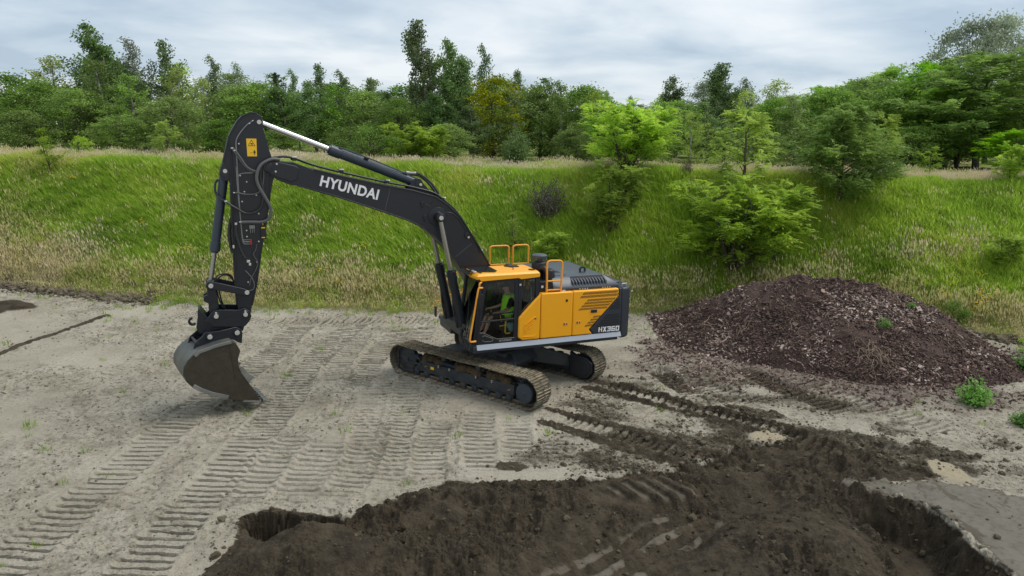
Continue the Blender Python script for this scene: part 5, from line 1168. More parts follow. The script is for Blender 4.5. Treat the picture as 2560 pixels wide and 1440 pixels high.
px_ = rng.uniform(3.6, 16.4, 90000); py_ = rng.uniform(16.8, 26.5, 90000)
hh, h0 = heap_h(px_, py_); lt = glook(px_, py_)[3]
keep = rng.random(90000) < np.where(h0 > .02, .95 * np.clip(1.5 * vn(px_ * .9, py_ * .9, 3) + .5 * vn(px_ * 3, py_ * 3, 4) - .28, .06, 1), .13 * lt)
px_, py_ = px_[keep], py_[keep]; n = len(px_); pz_ = heap_z(px_, py_)
scatter('bark_chips', np.stack([px_, py_, pz_ + .01], 1), np.stack([rng.normal(0, .5, n), rng.normal(0, .5, n), rng.uniform(0, 6.28, n)], 1), rng.uniform(.4, 1.15, n) * np.where(rng.random(n) < .06, 1.8, 1), rng.integers(0, 6, n), np.clip(rng.beta(1.5, 1.9, n) * (.55 + .9 * vn(px_ * .8, py_ * .8, 6)), 0, 1), chips, parent=heap)
M['twig'] = paint('dead_twig', (0.26, 0.19, 0.14), .85, (.4, .33, .27), .4)
def twigs(name, cx, cy, n, spread, L, r, dirn, dz=.05, label=None):
    b = MB(); z0 = float(heap_z(cx, cy)[0]); rr = random.Random(int(cx * 100 + cy))
    for k in range(n):
        a = dirn + rr.gauss(0, .5); x0, y0 = cx + rr.gauss(0, spread), cy + rr.gauss(0, spread * .6); l = L * rr.uniform(.5, 1.2); pts = []
        for q in range(6):
            x, y = x0 + math.cos(a) * l * q / 5, y0 + math.sin(a) * l * q / 5; pts.append((x, y, float(heap_z(x, y)[0]) + dz * math.sin(math.pi * q / 5) + .02 + rr.uniform(0, .03))); a += rr.gauss(0, .3)
        b.tube(pts, [r, r * .9, r * .8, r * .6, r * .45, r * .25], 5)
    o = b.build(name, M['twig'], heap); return o
twigs('root_tangle', 10.35, 19.55, 34, .20, .5, .009, -1.9, .10)
twigs('bare_branch', 6.1, 22.4, 4, .08, .6, .015, -.9, .14)
twigs('bare_branch', 11.9, 22.2, 10, .18, .6, .010, -1.2, .05)
twigs('bare_branch', 10.4, 22.9, 7, .22, .5, .012, -.9, .05)
twigs('bare_branch', 7.0, 21.3, 4, .2, .4, .008, .6, .05)
twigs('twig_scatter', 9.0, 21.0, 40, 1.6, .35, .008, .5, .03); twigs('twig_scatter', 12.0, 20.5, 40, 1.5, .35, .008, 2.0, .03); twigs('twig_scatter', 7.4, 22.0, 22, .8, .3, .008, 1.0, .03)

# ------------------------------------------------------------------ loose clods on the dug soil
t = NT('clod'); ti = t.attr('tint', 'INSTANCER').outputs['Fac']
t.set(col=t.mix(ti, (0.045, 0.034, 0.021), (0.21, 0.18, 0.125)), rough=.95, spec=.15); t.bump(t.noise(18, 4), .6, .03); M['clod'] = t.m
clods = []
for k in range(5):
    bm = bmesh.new(); bmesh.ops.create_icosphere(bm, subdivisions=2, radius=1.0); rr = random.Random(k + 5)
    o3 = Vector((rr.uniform(0, 9), rr.uniform(0, 9), rr.uniform(0, 9)))
    from mathutils import noise as mn
    for v in bm.verts: v.co *= .75 + .55 * mn.noise(v.co * 1.3 + o3) + .18 * mn.noise(v.co * 4 + o3); v.co.z *= .7
    me = bpy.data.meshes.new('clod'); bm.to_mesh(me); bm.free(); me.materials.append(M['clod']); clods.append(me)
n0 = 90000; cx = rng.uniform(-5.5, 12, n0); cy = rng.uniform(8.6, 19, n0)
cz, cw_, cg, clt, crr, cli = glook(cx, cy)
dD = sdf(cx, cy, DARK)
dens = np.where(cw_ > .5, .075, 0.02 * (cg > .4)) + np.where((cw_ > .25) & (dD > 0), .35, 0) + .25 * np.exp(-np.clip(dD, 0, 9) / .12) * (dD > 0)
dens *= (.3 + 1.4 * vn(cx * 1.2, cy * 1.2, 9)) * np.where(cg < .4, 1, .35)
k = rng.random(n0) < dens; cx, cy, cz = cx[k], cy[k], cz[k]; n = len(cx)
size = np.clip(rng.lognormal(-4.0, .7, n), .007, .13) * np.where(dD[k] > 0.15, .8, 1)
scatter('soil_clods', np.stack([cx, cy, cz + size * .15], 1), np.stack([rng.normal(0, .4, n), rng.normal(0, .4, n), rng.uniform(0, 6.28, n)], 1), size, rng.integers(0, 5, n), np.clip(rng.normal(np.where(dD[k] > .1, .5, .22), .18, n), 0, 1), clods)
# grey rubble along the left foot of the bank and at the far right
rx = np.concatenate([rng.uniform(-24, -13.5, 2600), rng.uniform(15.6, 19.5, 900)]); ry = toe(rx) + rng.normal(-.5, .28, len(rx)) - np.where(rx > 0, .35, 0)
rz = np.maximum(glook(rx, ry)[0], bank(rx, ry)); n = len(rx); size = np.clip(rng.lognormal(-2.75, .5, n), .02, .24)
scatter('soil_rubble', np.stack([rx, ry, rz + size * .3], 1), np.stack([rng.normal(0, .5, n), rng.normal(0, .5, n), rng.uniform(0, 6.28, n)], 1), size, rng.integers(0, 5, n), rng.uniform(.25, .85, n), clods)
# small pale stones and crumbs strewn over the sand
n0 = 26000; cx = rng.uniform(-19, 17, n0); cy = 8.8 + 17.5 * rng.random(n0) ** 1.2; g_ = glook(cx, cy)
k = (rng.random(n0) < .15 + .7 * g_[4]) & (g_[1] < .3) & (g_[2] < .3) & (heap_h(cx, cy)[1] < .02); cx, cy, cz = cx[k], cy[k], g_[0][k]; n = len(cx)
size = np.clip(rng.lognormal(-4.25, .5, n), .007, .045)
scatter('sand_crumbs', np.stack([cx, cy, cz + size * .2], 1), np.stack([rng.normal(0, .4, n), rng.normal(0, .4, n), rng.uniform(0, 6.28, n)], 1), size, rng.integers(0, 5, n), np.clip(rng.normal(.85, .25, n), .1, 1.4), clods)
# ------------------------------------------------------------------ leaves and grass
def leafmat(name, dark, light, trans=.40, rough=.55, obj=.25, src='GEOMETRY'):
    t = NT(name); f = t.attr('tint', src).outputs['Fac']
    c = t.mix(f, dark, light)
    if obj:
        r = t.n('ShaderNodeObjectInfo').outputs['Random']
        hsv = t.n('ShaderNodeHueSaturation', {'Hue': t.math('MULTIPLY_ADD', r, .030 * obj * 4, .5 - .015 * obj * 4), 'Saturation': t.math('MULTIPLY_ADD', r, .24, .86), 'Value': t.math('MULTIPLY_ADD', t.math('FRACT', t.math('MULTIPLY', r, 7.3)), .62, .66), 'Color': c}); c = hsv.outputs[0]
    t.set(col=c, rough=rough, spec=.25)
    tr = t.n('ShaderNodeBsdfTranslucent', {'Color': c}); mx = t.n('ShaderNodeMixShader', {0: trans, 1: t.b.outputs[0], 2: tr.outputs[0]})
    t.l(mx.outputs[0], t.out.inputs['Surface']); return t.m
M['l_birch'] = leafmat('birch_leaf', (0.059, 0.106, 0.035), (0.244, 0.363, 0.113))
M['l_broad'] = leafmat('broad_leaf', (0.072, 0.137, 0.025), (0.319, 0.497, 0.081))
M['l_gold'] = leafmat('yellowish_leaf', (0.099, 0.155, 0.02), (0.546, 0.503, 0.039))
M['l_rob'] = leafmat('locust_leaf', (0.162, 0.28, 0.039), (0.583, 0.75, 0.108), .48, obj=.12)
M['l_robd'] = leafmat('dark_locust_leaf', (0.132, 0.29, 0.028), (0.463, 0.75, 0.073), .40, obj=.12)
M['l_roby'] = leafmat('lime_locust_leaf', (0.211, 0.297, 0.04), (0.502, 0.594, 0.079), .45)
M['l_grey'] = leafmat('willow_leaf', (0.194, 0.242, 0.15), (0.48, 0.56, 0.377), .25)
M['l_pine'] = leafmat('needle', (0.042, 0.073, 0.034), (0.119, 0.168, 0.07), .15)
M['l_shrub'] = leafmat('grey_shrub_leaf', (0.09, 0.082, 0.066), (0.204, 0.186, 0.156), .2)
M['l_weed'] = leafmat('weed_leaf', (0.112, 0.243, 0.051), (0.299, 0.524, 0.117), .4)
M['bark'] = paint('bark', (0.075, 0.062, 0.048), .9, (.16, .14, .12), .4)
t = NT('birch_bark'); t.set(col=t.mix(t.ramp(t.noise(3, 4, .6, stretch=(1, 1, .35)), .45, .6), (0.10, .09, .08), (0.42, 0.40, 0.36)), rough=.8); M['bbark'] = t.m

def nrm(a): return a / np.maximum(np.linalg.norm(a, axis=-1, keepdims=True), 1e-9)
def diamonds(base, dirv, side, L, W, tint):
    """leaf faces: base point, direction, side vector"""
    base, dirv, side = np.asarray(base), np.asarray(dirv), np.asarray(side); L = np.broadcast_to(L, len(base))[:, None]; W = np.broadcast_to(W, len(base))[:, None]
    v = np.stack([base, base + dirv * L * .45 + side * W * .5, base + dirv * L, base + dirv * L * .45 - side * W * .5], 1)
    return v.astype(np.float32), np.broadcast_to(tint, len(base)).astype(np.float32)
def leaf_mesh(name, parts, mat):
    v = np.concatenate([p[0] for p in parts]); ti = np.concatenate([p[1] for p in parts]); n = len(v)
    me = bpy.data.meshes.new(name); me.vertices.add(n * 4); me.vertices.foreach_set('co', v.ravel())
    me.loops.add(n * 4); me.loops.foreach_set('vertex_index', np.arange(n * 4, dtype=np.int32)); me.polygons.add(n); me.polygons.foreach_set('loop_start', np.arange(0, n * 4, 4, dtype=np.int32))
    me.update(calc_edges=True)
    a = me.attributes.new('tint', 'FLOAT', 'POINT'); a.data.foreach_set('value', np.repeat(np.clip(ti, 0, 1), 4)); me.materials.append(mat); return me
def rdir(n, g): return nrm(g.normal(size=(n, 3)))
def perp(d, g): return nrm(np.cross(d, rdir(len(d), g)))

def limb(b, p0, p1, r0, r1, g, wob=.08, n=7):
    p0, p1 = np.array(p0), np.array(p1); L = np.linalg.norm(p1 - p0); pts = []
    off = g.normal(0, wob * L, 3)
    for i in range(n):
        t_ = i / (n - 1); pts.append(tuple(p0 + (p1 - p0) * t_ + off * math.sin(math.pi * t_) + (g.normal(0, wob * L * .1, 3) if 0 < i < n - 1 else 0)))
    b.tube(pts, [r0 + (r1 - r0) * i / (n - 1) for i in range(n)], 6); return pts

def make_birch(seed, H=10.0, Rm=1.7, n_br=46, leaf='l_birch', lean=-.5, weep=1.0, dens=1.0, base=.18, two=False):
    g = np.random.default_rng(seed); b = MB(); leaves = []
    stems = [(0, 0, H, 1.0)] + ([(g.uniform(.5, .9) * g.choice([-1, 1]), g.uniform(-.3, .3), H * .84, .8)] if two else [])
    for ox, oy, h, sc in stems:
        tip = np.array([ox * 1.6 + lean * g.uniform(.6, 1.2), oy, h]); trunk = []
        for i in range(12):
            t_ = i / 11; trunk.append((ox * (0.2 + 1.2 * t_) + lean * t_ ** 2.2, oy * t_ + .1 * math.sin(3 * t_ + seed), h * t_))
        b.tube(trunk, [.13 * sc * (1 - .93 * i / 11) * (H / 10) for i in range(12)], 7); T = np.array(trunk)
        for k in range(n_br):
            t_ = base + (1 - base) * ((k + .5) / n_br) ** .92; z = h * t_
            p = np.array([np.interp(z, T[:, 2], T[:, j]) for j in range(3)])
            u = (t_ - base) / (1 - base); R0 = Rm * sc * (np.interp(u, [0, .12, .35, .65, .88, 1], [.55, .9, 1, .72, .36, .10])) * g.uniform(.6, 1.2)
            a = g.uniform(0, 6.28); rise = g.uniform(.35, .9) * R0 + .15
            q = p + np.array([math.cos(a) * R0, math.sin(a) * R0, rise * (1 if u < .8 else 1.3)]); q[0] += lean * .12
            pts = np.array(limb(b, p, q, .035 * (1 - .7 * u), .006, g, .07, 5))
            ns = max(4, int((9 + 12 * R0) * dens))
            f = g.uniform(.25, 1.0, ns); s0 = np.stack([np.interp(f * 4, range(5), pts[:, j]) for j in range(3)], 1) + g.normal(0, .12, (ns, 3))
            sl = g.uniform(.35, 1.1, ns) * weep * np.interp(u, [0, .85, 1], [1, .7, .3]); clump = g.normal(.5, .16)
            for j in range(ns):
                m = max(4, int(sl[j] * 11)); tt = np.linspace(0, 1, m); drift = np.array([lean * .35 + g.normal(0, .12), g.normal(0, .12), -1.0]); drift /= np.linalg.norm(drift)
                pp = s0[j] + drift * (tt * sl[j])[:, None] + g.normal(0, .07, (m, 3))
                d = nrm(g.normal(0, .6, (m, 3)) + np.array([lean * .5, 0, -.9])); leaves.append(diamonds(pp, d, perp(d, g), g.uniform(.12, .21, m), g.uniform(.08, .13, m), clump + g.normal(0, .15, m)))
    return b.mesh('trunk', M['bbark']), leaf_mesh('crown', leaves, M[leaf])

def make_broad(seed, H=7.0, Rm=2.4, nclump=150, leaf='l_broad', base=.08, lsize=.19, per=60, squash=1.0, profile=None, csize=.5):
    g = np.random.default_rng(seed); b = MB(); leaves = []
    trunk = limb(b, (0, 0, 0), (g.normal(0, .2), g.normal(0, .2), H * .7), .16 * H / 8, .03, g, .03, 8)
    if seed % 3 == 0: limb(b, (0.1, 0, 0), (g.normal(0, .8), g.normal(0, .6), H * .75), .10 * H / 8, .02, g, .05, 8)
    prof = profile or ([0, .15, .4, .7, .9, 1], [.55, .85, 1, .85, .5, .12]); ph = g.uniform(0, 6.28, 4)
    for k in range(nclump):
        u = g.beta(1.35, 1.15); a = g.uniform(0, 6.28); rr = np.interp(u, *prof) * Rm * (1 + .22 * math.sin(2 * a + ph[0] + 5 * u) + .15 * math.sin(3 * a + ph[1] - 9 * u)) * math.sqrt(g.uniform(.25, 1))
        c = np.array([rr * math.cos(a), rr * math.sin(a) * squash, H * (base + (1 - base) * u)]); zt = min(H * .68, max(.2, c[2] - .45 * rr - .3)); tp = np.array([np.interp(zt, [q[2] for q in trunk], [q[j] for q in trunk]) for j in range(3)])
        if k % 2 == 0: limb(b, tp, c, .028, .006, g, .08, 5)
        m = int(per * g.uniform(.6, 1.4)); cs = csize * g.uniform(.6, 1.35)
        pp = c + g.normal(0, 1, (m, 3)) * np.array([cs, cs, cs * .62]) * .62; out = nrm(pp - np.array([0, 0, H * .45])); d = nrm(rdir(m, g) + out * .7 + np.array([-.25, 0, .1])); s_ = perp(d, g)
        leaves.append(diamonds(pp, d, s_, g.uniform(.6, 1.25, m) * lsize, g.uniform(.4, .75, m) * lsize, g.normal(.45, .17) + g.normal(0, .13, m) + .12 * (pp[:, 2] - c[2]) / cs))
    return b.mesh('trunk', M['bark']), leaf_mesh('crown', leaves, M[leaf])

def fronds(p, d, L, g, tint, K=6, droop=.5):
    """pinnate leaves: p base, d direction, leaflets in pairs along a drooping rachis"""
    n = len(p); side = nrm(np.cross(d, np.array([0, 0, 1.0])) + g.normal(0, .15, (n, 3))); up = nrm(np.cross(side, d)); out = []
    for k in range(K):
        t_ = (k + .6) / K; pos = p + d * (L * t_)[:, None] - np.array([0, 0, 1.0]) * (L * droop * t_ * t_)[:, None]
        ll = L * .34 * (1 - .45 * abs(t_ - .45)) 
        for s in (1, -1):
            dd = nrm(side * s * .9 + d * .45 - np.array([0, 0, .25]) + g.normal(0, .12, (n, 3))); sv_ = nrm(np.cross(dd, up) + g.normal(0, .25, (n, 3)))
            out.append(diamonds(pos, dd, sv_, ll, ll * .48, tint + g.normal(0, .06, n)))
    pos = p + d * L[:, None] - np.array([0, 0, 1.0]) * (L * droop)[:, None]; out.append(diamonds(pos, nrm(d - np.array([0, 0, .6])), side, L * .3, L * .15, tint)); return out

def make_robinia(seed, H=4.0, Rm=1.6, nbr=26, leaf='l_rob', base=.1, stems=1, per=34, Lf=(.24, .42), K=6, shape=None, flat=.35):
    g = np.random.default_rng(seed); b = MB(); leaves = []; shp = shape or ([0, .25, .55, .8, 1], [.75, 1, .85, .55, .15])
    for st in range(stems):
        sa = g.uniform(0, 6.28); tipo = np.array([0, 0, H * g.uniform(.85, 1)]) if stems == 1 else np.array([math.cos(sa) * Rm * .45, math.sin(sa) * Rm * .45, H * g.uniform(.65, 1)])
        T = np.array(limb(b, (.12 * math.cos(sa) * (stems > 1), .12 * math.sin(sa) * (stems > 1), 0), tipo, .035 + .012 * H, .010, g, .05, 9))
        nb = max(5, nbr // stems)
        for k in range(nb):
            u = base + (1 - base) * (k + g.uniform(0, 1)) / nb; i = u * 8; p = np.array([np.interp(i, range(9), T[:, j]) for j in range(3)])
            a = g.uniform(0, 6.28); rr = Rm * (1 if stems == 1 else .62) * np.interp(u, *shp) * g.uniform(.6, 1.2)
            q = p + np.array([math.cos(a) * rr, math.sin(a) * rr, rr * flat * g.uniform(.5, 1.5) + .1]); P = np.array(limb(b, p, q, .020, .005, g, .07, 6)); m = int(per * (.4 + rr / Rm) * g.uniform(.8, 1.2))
            f = np.sqrt(g.uniform(.03, 1, m)); bp = np.stack([np.interp(f * 5, range(6), P[:, j]) for j in range(3)], 1); ax = nrm(q - p); d = nrm(rdir(m, g) * np.array([1, 1, .55]) + ax * .75 + np.array([-.15, 0, .25]))
            sub = bp + nrm(rdir(m, g) * np.array([1, 1, .5]) + ax * .4) * g.uniform(0, .32, m)[:, None] * np.clip(rr, .3, 1.2)
            leaves += fronds(sub, d, g.uniform(*Lf, m), g, np.clip(g.normal(.5, .14) + g.normal(0, .12, m), 0, 1), K, .45)
    return b.mesh('trunk', M['bark']), leaf_mesh('crown', leaves, M[leaf])

def make_pine(seed, H=8.0):
    g = np.random.default_rng(seed); b = MB(); leaves = []; b.tube([(0, 0, 0), (0, 0, H * .5), (-.1, 0, H)], [.13, .08, .015], 7)
    for k in range(60):
        u = .25 + .75 * (k / 60); a = g.uniform(0, 6.28); rr = 1.5 * (1 - u) ** .8 + .15; p = np.array([0, 0, H * u]); q = p + np.array([math.cos(a) * rr, math.sin(a) * rr, rr * .55]); limb(b, p, q, .02, .006, g, .03, 4); m = 60
        f = g.uniform(.2, 1, m)[:, None]; pp = p + (q - p) * f; d = nrm(rdir(m, g) + nrm(q - p) * .9 + np.array([0, 0, .5])); leaves.append(diamonds(pp, d, perp(d, g), .28, .04, g.normal(.5, .2, m)))
    return b.mesh('trunk', M['bark']), leaf_mesh('crown', leaves, M['l_pine'])

def make_shrub(seed, H=2.0, Rm=.9, leaf='l_shrub', n=90, lv=22, lsize=.07):
    g = np.random.default_rng(seed); b = MB(); leaves = []
    for k in range(n):
        a = g.uniform(0, 6.28); r = Rm * math.sqrt(g.uniform(0, 1)); q = np.array([r * math.cos(a), r * math.sin(a), H * (1 - .55 * (r / Rm) ** 2) * g.uniform(.6, 1)]); P = np.array(limb(b, (q[0] * .15, q[1] * .15, 0), q, .012, .004, g, .08, 6)); m = lv
        f = g.uniform(.25, 1, m); pp = np.stack([np.interp(f * 5, range(6), P[:, j]) for j in range(3)], 1) + g.normal(0, .08, (m, 3)); d = rdir(m, g); leaves.append(diamonds(pp, d, perp(d, g), g.uniform(.6, 1.4, m) * lsize, g.uniform(.4, .8, m) * lsize, g.normal(.5, .2, m)))
    return b.mesh('stems', M['bark']), leaf_mesh('foliage', leaves, M[leaf])

KINDS = {}
KINDS['birch'] = [make_birch(11, two=True, dens=1.25), make_birch(12, Rm=1.5), make_birch(13, Rm=1.9, dens=1.7), make_birch(14, Rm=1.25, dens=.8, lean=-.8), make_birch(15, Rm=1.5, two=True, dens=1.4)]
KINDS['greybirch'] = [make_birch(21, Rm=1.3, leaf='l_grey', dens=.7), make_birch(22, Rm=1.7, leaf='l_grey', dens=.6, weep=.6)]
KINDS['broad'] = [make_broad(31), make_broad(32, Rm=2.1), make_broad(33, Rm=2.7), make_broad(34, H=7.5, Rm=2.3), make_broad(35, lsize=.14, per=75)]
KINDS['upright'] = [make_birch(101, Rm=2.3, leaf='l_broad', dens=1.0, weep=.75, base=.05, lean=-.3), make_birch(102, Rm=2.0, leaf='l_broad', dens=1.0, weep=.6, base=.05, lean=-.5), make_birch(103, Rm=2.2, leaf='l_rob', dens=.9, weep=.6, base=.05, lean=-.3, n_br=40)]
KINDS['gold'] = [make_broad(41, H=8, Rm=2.3, leaf='l_gold')]
KINDS['willow'] = [make_broad(45, H=9, Rm=2.8, nclump=170, leaf='l_grey', lsize=.18, per=80, csize=.55), make_broad(46, H=9, Rm=2.4, nclump=150, leaf='l_grey', lsize=.18, per=80, csize=.5)]
KINDS['bigrob'] = [make_robinia(51, H=8.5, Rm=3.2, nbr=110, leaf='l_robd', base=.08, per=40, Lf=(.36, .58), K=4, flat=.55), make_robinia(52, H=7.5, Rm=2.8, nbr=90, leaf='l_robd', base=.08, per=38, Lf=(.36, .58), K=4, flat=.6)]
KINDS['rob'] = [make_robinia(61), make_robinia(62, stems=3, H=3.4, Rm=1.8, nbr=48, flat=.55, shape=([0, .3, .6, .85, 1], [.7, 1, .9, .7, .35])), make_robinia(63, stems=2, H=3.2, Rm=1.4, nbr=22, per=20), make_robinia(64, stems=6, H=3.3, Rm=2.4, nbr=96, per=36, flat=.6, shape=([0, .3, .6, .85, 1], [.8, 1, .9, .7, .35]))]
KINDS['darkrob'] = [make_robinia(71, H=4.6, Rm=2.0, nbr=96, leaf='l_robd', base=.05, per=46, shape=([0, .2, .5, .8, 1], [.85, 1, .82, .5, .18]), flat=.42, K=5)]
KINDS['limerob'] = [make_robinia(75, H=1.5, Rm=.9, nbr=16, leaf='l_roby', stems=2, per=16, Lf=(.18, .32))]
KINDS['pine'] = [make_pine(81)]
KINDS['shrub'] = [make_shrub(85), make_shrub(86, H=1.6, Rm=.8)]
KINDS['paleshrub'] = [make_shrub(87, H=3.0, Rm=1.1, leaf='l_weed', n=120, lv=36, lsize=.11)]
KINDS['bush'] = [make_broad(91, H=2.2, Rm=1.3, nclump=60, per=55, lsize=.11, csize=.32, leaf='l_broad'), make_broad(92, H=2.0, Rm=1.1, nclump=50, per=55, lsize=.11, csize=.3, leaf='l_rob')]
NOMH = dict(upright=10, birch=10, greybirch=10, broad=7, gold=8, willow=9, bigrob=8.2, rob=3.7, darkrob=5, limerob=1.6, pine=8.2, shrub=2, paleshrub=3, bush=2.1)
TREE_NAME = dict(upright='broadleaf_tree', birch='birch_tree', greybirch='birch_tree', broad='broadleaf_tree', gold='broadleaf_tree', willow='willow_tree', bigrob='locust_tree', rob='locust_shrub', darkrob='locust_tree', limerob='locust_shrub', pine='pine_tree', shrub='bare_shrub', paleshrub='willow_shrub', bush='bush')
def plant(kind, x, y, h, wx=1.0, var=0, label='', cat='tree', group=None, z=None, rz=None):
    k, c = KINDS[kind][var % len(KINDS[kind])]; s = h / NOMH[kind]
    if z is None: z = float(bank(np.array([x]), np.array([y]))[0])
    r = empty(TREE_NAME[kind], (x, y, z - .05), random.uniform(-.5, .5) if rz is None else rz); r.scale = (s * wx, s * wx, s); tag(r, label, cat, group)
    nm = ('stems', 'foliage') if kind in ('shrub', 'paleshrub') else ('trunk', 'crown')
    link(nm[0], k, r); link(nm[1], c, r); return r
# ------------------------------------------------------------------ the young wood on top of the bank: kind, x, y, height, half width, variant
WOOD = [
    ('birch', -26.9, 48.0, 7.6, 1.9, 0), ('greybirch', -25.3, 50.0, 7.0, 1.62, 0), ('birch', -23.2, 50.0, 7.1, 1.47, 1), ('birch', -19.8, 50.0, 6.0, 1.14, 3), ('greybirch', -19.8, 54.0, 5.9, 1.09, 0),
    ('pine', -16.7, 52.0, 5.1, 0.91, 0), ('birch', -15.9, 54.0, 5.6, 0.94, 3), ('birch', -12.9, 50.0, 5.8, 1.2, 1), ('birch', -10.8, 48.0, 5.2, 1.09, 3), ('birch', -9.5, 50.0, 4.8, 0.96, 1),
    ('birch', -5.5, 46.0, 7.8, 1.49, 2), ('birch', -3.7, 45.0, 6.8, 1.3, 4), ('birch', -1.7, 50.0, 7.2, 1.06, 3), ('greybirch', -3.1, 52.0, 6.6, 1.68, 1), ('birch', 0.4, 50.0, 5.6, 1.0, 1),
    ('gold', -1.3, 44.0, 4.6, 1.76, 0), ('birch', 7.5, 58.0, 5.0, 0.91, 3), ('birch', 9.4, 58.0, 4.7, 0.85, 3), ('birch', 11.7, 54.0, 5.8, 1.47, 0), ('birch', 14.3, 50.0, 6.2, 1.62, 2),
    ('willow', 14.8, 58.0, 5.6, 1.66, 1), ('greybirch', 17.7, 56.0, 5.8, 1.44, 0), ('willow', 33.8, 56.0, 9.6, 2.73, 0), ('willow', 37.2, 58.0, 10.3, 3.06, 1), ('bigrob', 27.1, 43.0, 6.3, 3.95, 0),
    ('bigrob', 28.2, 56.0, 7.1, 2.79, 1), ('bigrob', 29.8, 54.0, 7.0, 2.57, 0), ('bigrob', 26.3, 58.0, 6.1, 3.01, 1), ('bigrob', 23.9, 58.0, 5.5, 2.44, 0), ('bigrob', 21.4, 60.0, 5.1, 2.65, 1),
    ('bigrob', 25.8, 38.0, 2.3, 1.79, 1), ('broad', -31.3, 46.0, 4.2, 2.63, 0), ('broad', -32.0, 52.0, 5.2, 2.88, 1), ('broad', -28.3, 44.0, 3.8, 2.18, 2), ('broad', -24.4, 44.0, 4.4, 2.38, 3),
    ('broad', -25.1, 42.0, 3.2, 1.9, 4), ('broad', -22.7, 44.0, 3.7, 1.93, 1), ('birch', -22.9, 46.0, 4.1, 1.43, 1), ('broad', -21.5, 48.0, 4.5, 2.34, 2), ('broad', -19.5, 42.0, 3.0, 1.67, 0),
    ('broad', -19.1, 46.0, 3.8, 2.21, 3), ('broad', -17.1, 46.0, 3.6, 2.04, 4), ('broad', -15.8, 40.0, 2.0, 1.43, 1), ('broad', -15.6, 46.0, 4.0, 2.16, 0), ('birch', -14.0, 45.0, 3.9, 1.36, 2),
    ('birch', -11.9, 44.0, 4.2, 1.57, 1), ('broad', -10.4, 44.0, 3.4, 1.63, 2), ('broad', -8.9, 44.0, 3.4, 1.75, 3), ('birch', -7.6, 46.0, 3.9, 1.29, 0), ('broad', -6.6, 42.0, 3.1, 1.54, 4),
    ('birch', -4.3, 42.0, 3.8, 1.29, 4), ('birch', -2.3, 41.0, 3.0, 1.19, 2), ('broad', -0.0, 43.0, 3.4, 1.55, 0), ('broad', 1.6, 46.0, 4.2, 1.79, 1), ('broad', 2.8, 44.0, 3.9, 1.71, 2),
    ('broad', 4.3, 46.0, 3.8, 1.67, 3), ('broad', 5.0, 44.0, 3.6, 1.6, 4), ('bigrob', 6.1, 42.0, 3.2, 2.0, 1), ('broad', 8.2, 46.0, 3.0, 1.56, 0), ('broad', 9.7, 46.0, 3.4, 1.96, 2),
    ('broad', 9.8, 41.0, 2.6, 1.87, 3), ('birch', 12.1, 46.0, 3.7, 1.45, 2), ('broad', 15.0, 48.0, 3.8, 1.96, 1), ('broad', 16.0, 46.0, 3.7, 2.03, 4), ('broad', 16.8, 44.0, 3.5, 1.96, 0),
    ('broad', 19.5, 46.0, 3.9, 2.36, 3), ('broad', 22.6, 48.0, 4.6, 2.65, 2), ('broad', 23.9, 46.0, 4.9, 2.45, 1), ('bigrob', 26.3, 46.0, 5.1, 2.8, 1), ('bigrob', 26.6, 44.0, 4.5, 2.57, 0),
    ('broad', -3.6, 39.0, 1.7, 1.2, 3), ('broad', -21.5, 40.0, 1.9, 1.77, 0), ('broad', -12.8, 40.0, 1.5, 1.4, 2), ('broad', -8.9, 40.0, 1.6, 1.41, 0), ('broad', -26.7, 40.0, 1.8, 2.0, 3),
    ('broad', 7.8, 41.0, 1.7, 1.62, 4), ('broad', 22.5, 42.0, 2.4, 1.99, 2), ('broad', 3.3, 40.0, 1.8, 1.23, 1), ('broad', 13.6, 41.0, 2.0, 1.44, 3),
]
WOOD += [('broad', -29.5, 54.0, 5.4, 3.0, 3), ('broad', -25.0, 56.0, 5.2, 3.0, 1), ('broad', -20.8, 55.0, 4.9, 2.8, 4), ('broad', -17.6, 56.0, 4.7, 2.8, 0), ('broad', -13.5, 55.0, 4.5, 2.8, 2), ('broad', -10.5, 56.0, 4.4, 2.8, 3), ('broad', -7.8, 54.0, 4.5, 2.6, 1), ('broad', -4.5, 55.0, 4.8, 2.8, 4), ('broad', -.8, 56.0, 5.0, 2.8, 0), ('broad', 2.8, 55.0, 4.7, 2.6, 2), ('broad', 5.8, 57.0, 4.3, 2.6, 3), ('broad', 11.5, 57.0, 4.0, 2.4, 1), ('broad', 15.6, 57.0, 4.5, 2.8, 4), ('broad', 19.5, 55.0, 4.9, 2.8, 0), ('broad', 24.5, 52.0, 5.4, 3.0, 2), ('broad', 29.5, 50.0, 6.0, 3.2, 3), ('broad', 32.0, 46.0, 6.0, 3.2, 1)]
WOOD = [(('upright', x, y, round(h * 1.16, 2), w, i % 3 if i % 5 else 2) if k == 'broad' and i % 2 == 0 and h > 2.5 else (k, x, y, round(h * (1.0 if 'birch' in k else 1.05), 2), w, v)) for i, (k, x, y, h, w, v) in enumerate(WOOD)]
NOMR = dict(upright=2.2, birch=1.7, greybirch=1.6, broad=2.4, gold=2.3, willow=2.7, bigrob=3.0, pine=1.5)
DESC = dict(upright='upright loose-crowned light green tree', birch='slender birch with drooping dark sprays', greybirch='thin silvery grey-leaved birch', broad='dense rounded green broadleaf tree', willow='pale grey-green willow with open domed crown', bigrob='wide feathery-leaved locust tree', pine='small dark pine with upright needle tufts', gold='dark broadleaf tree with yellow-green tinged top')
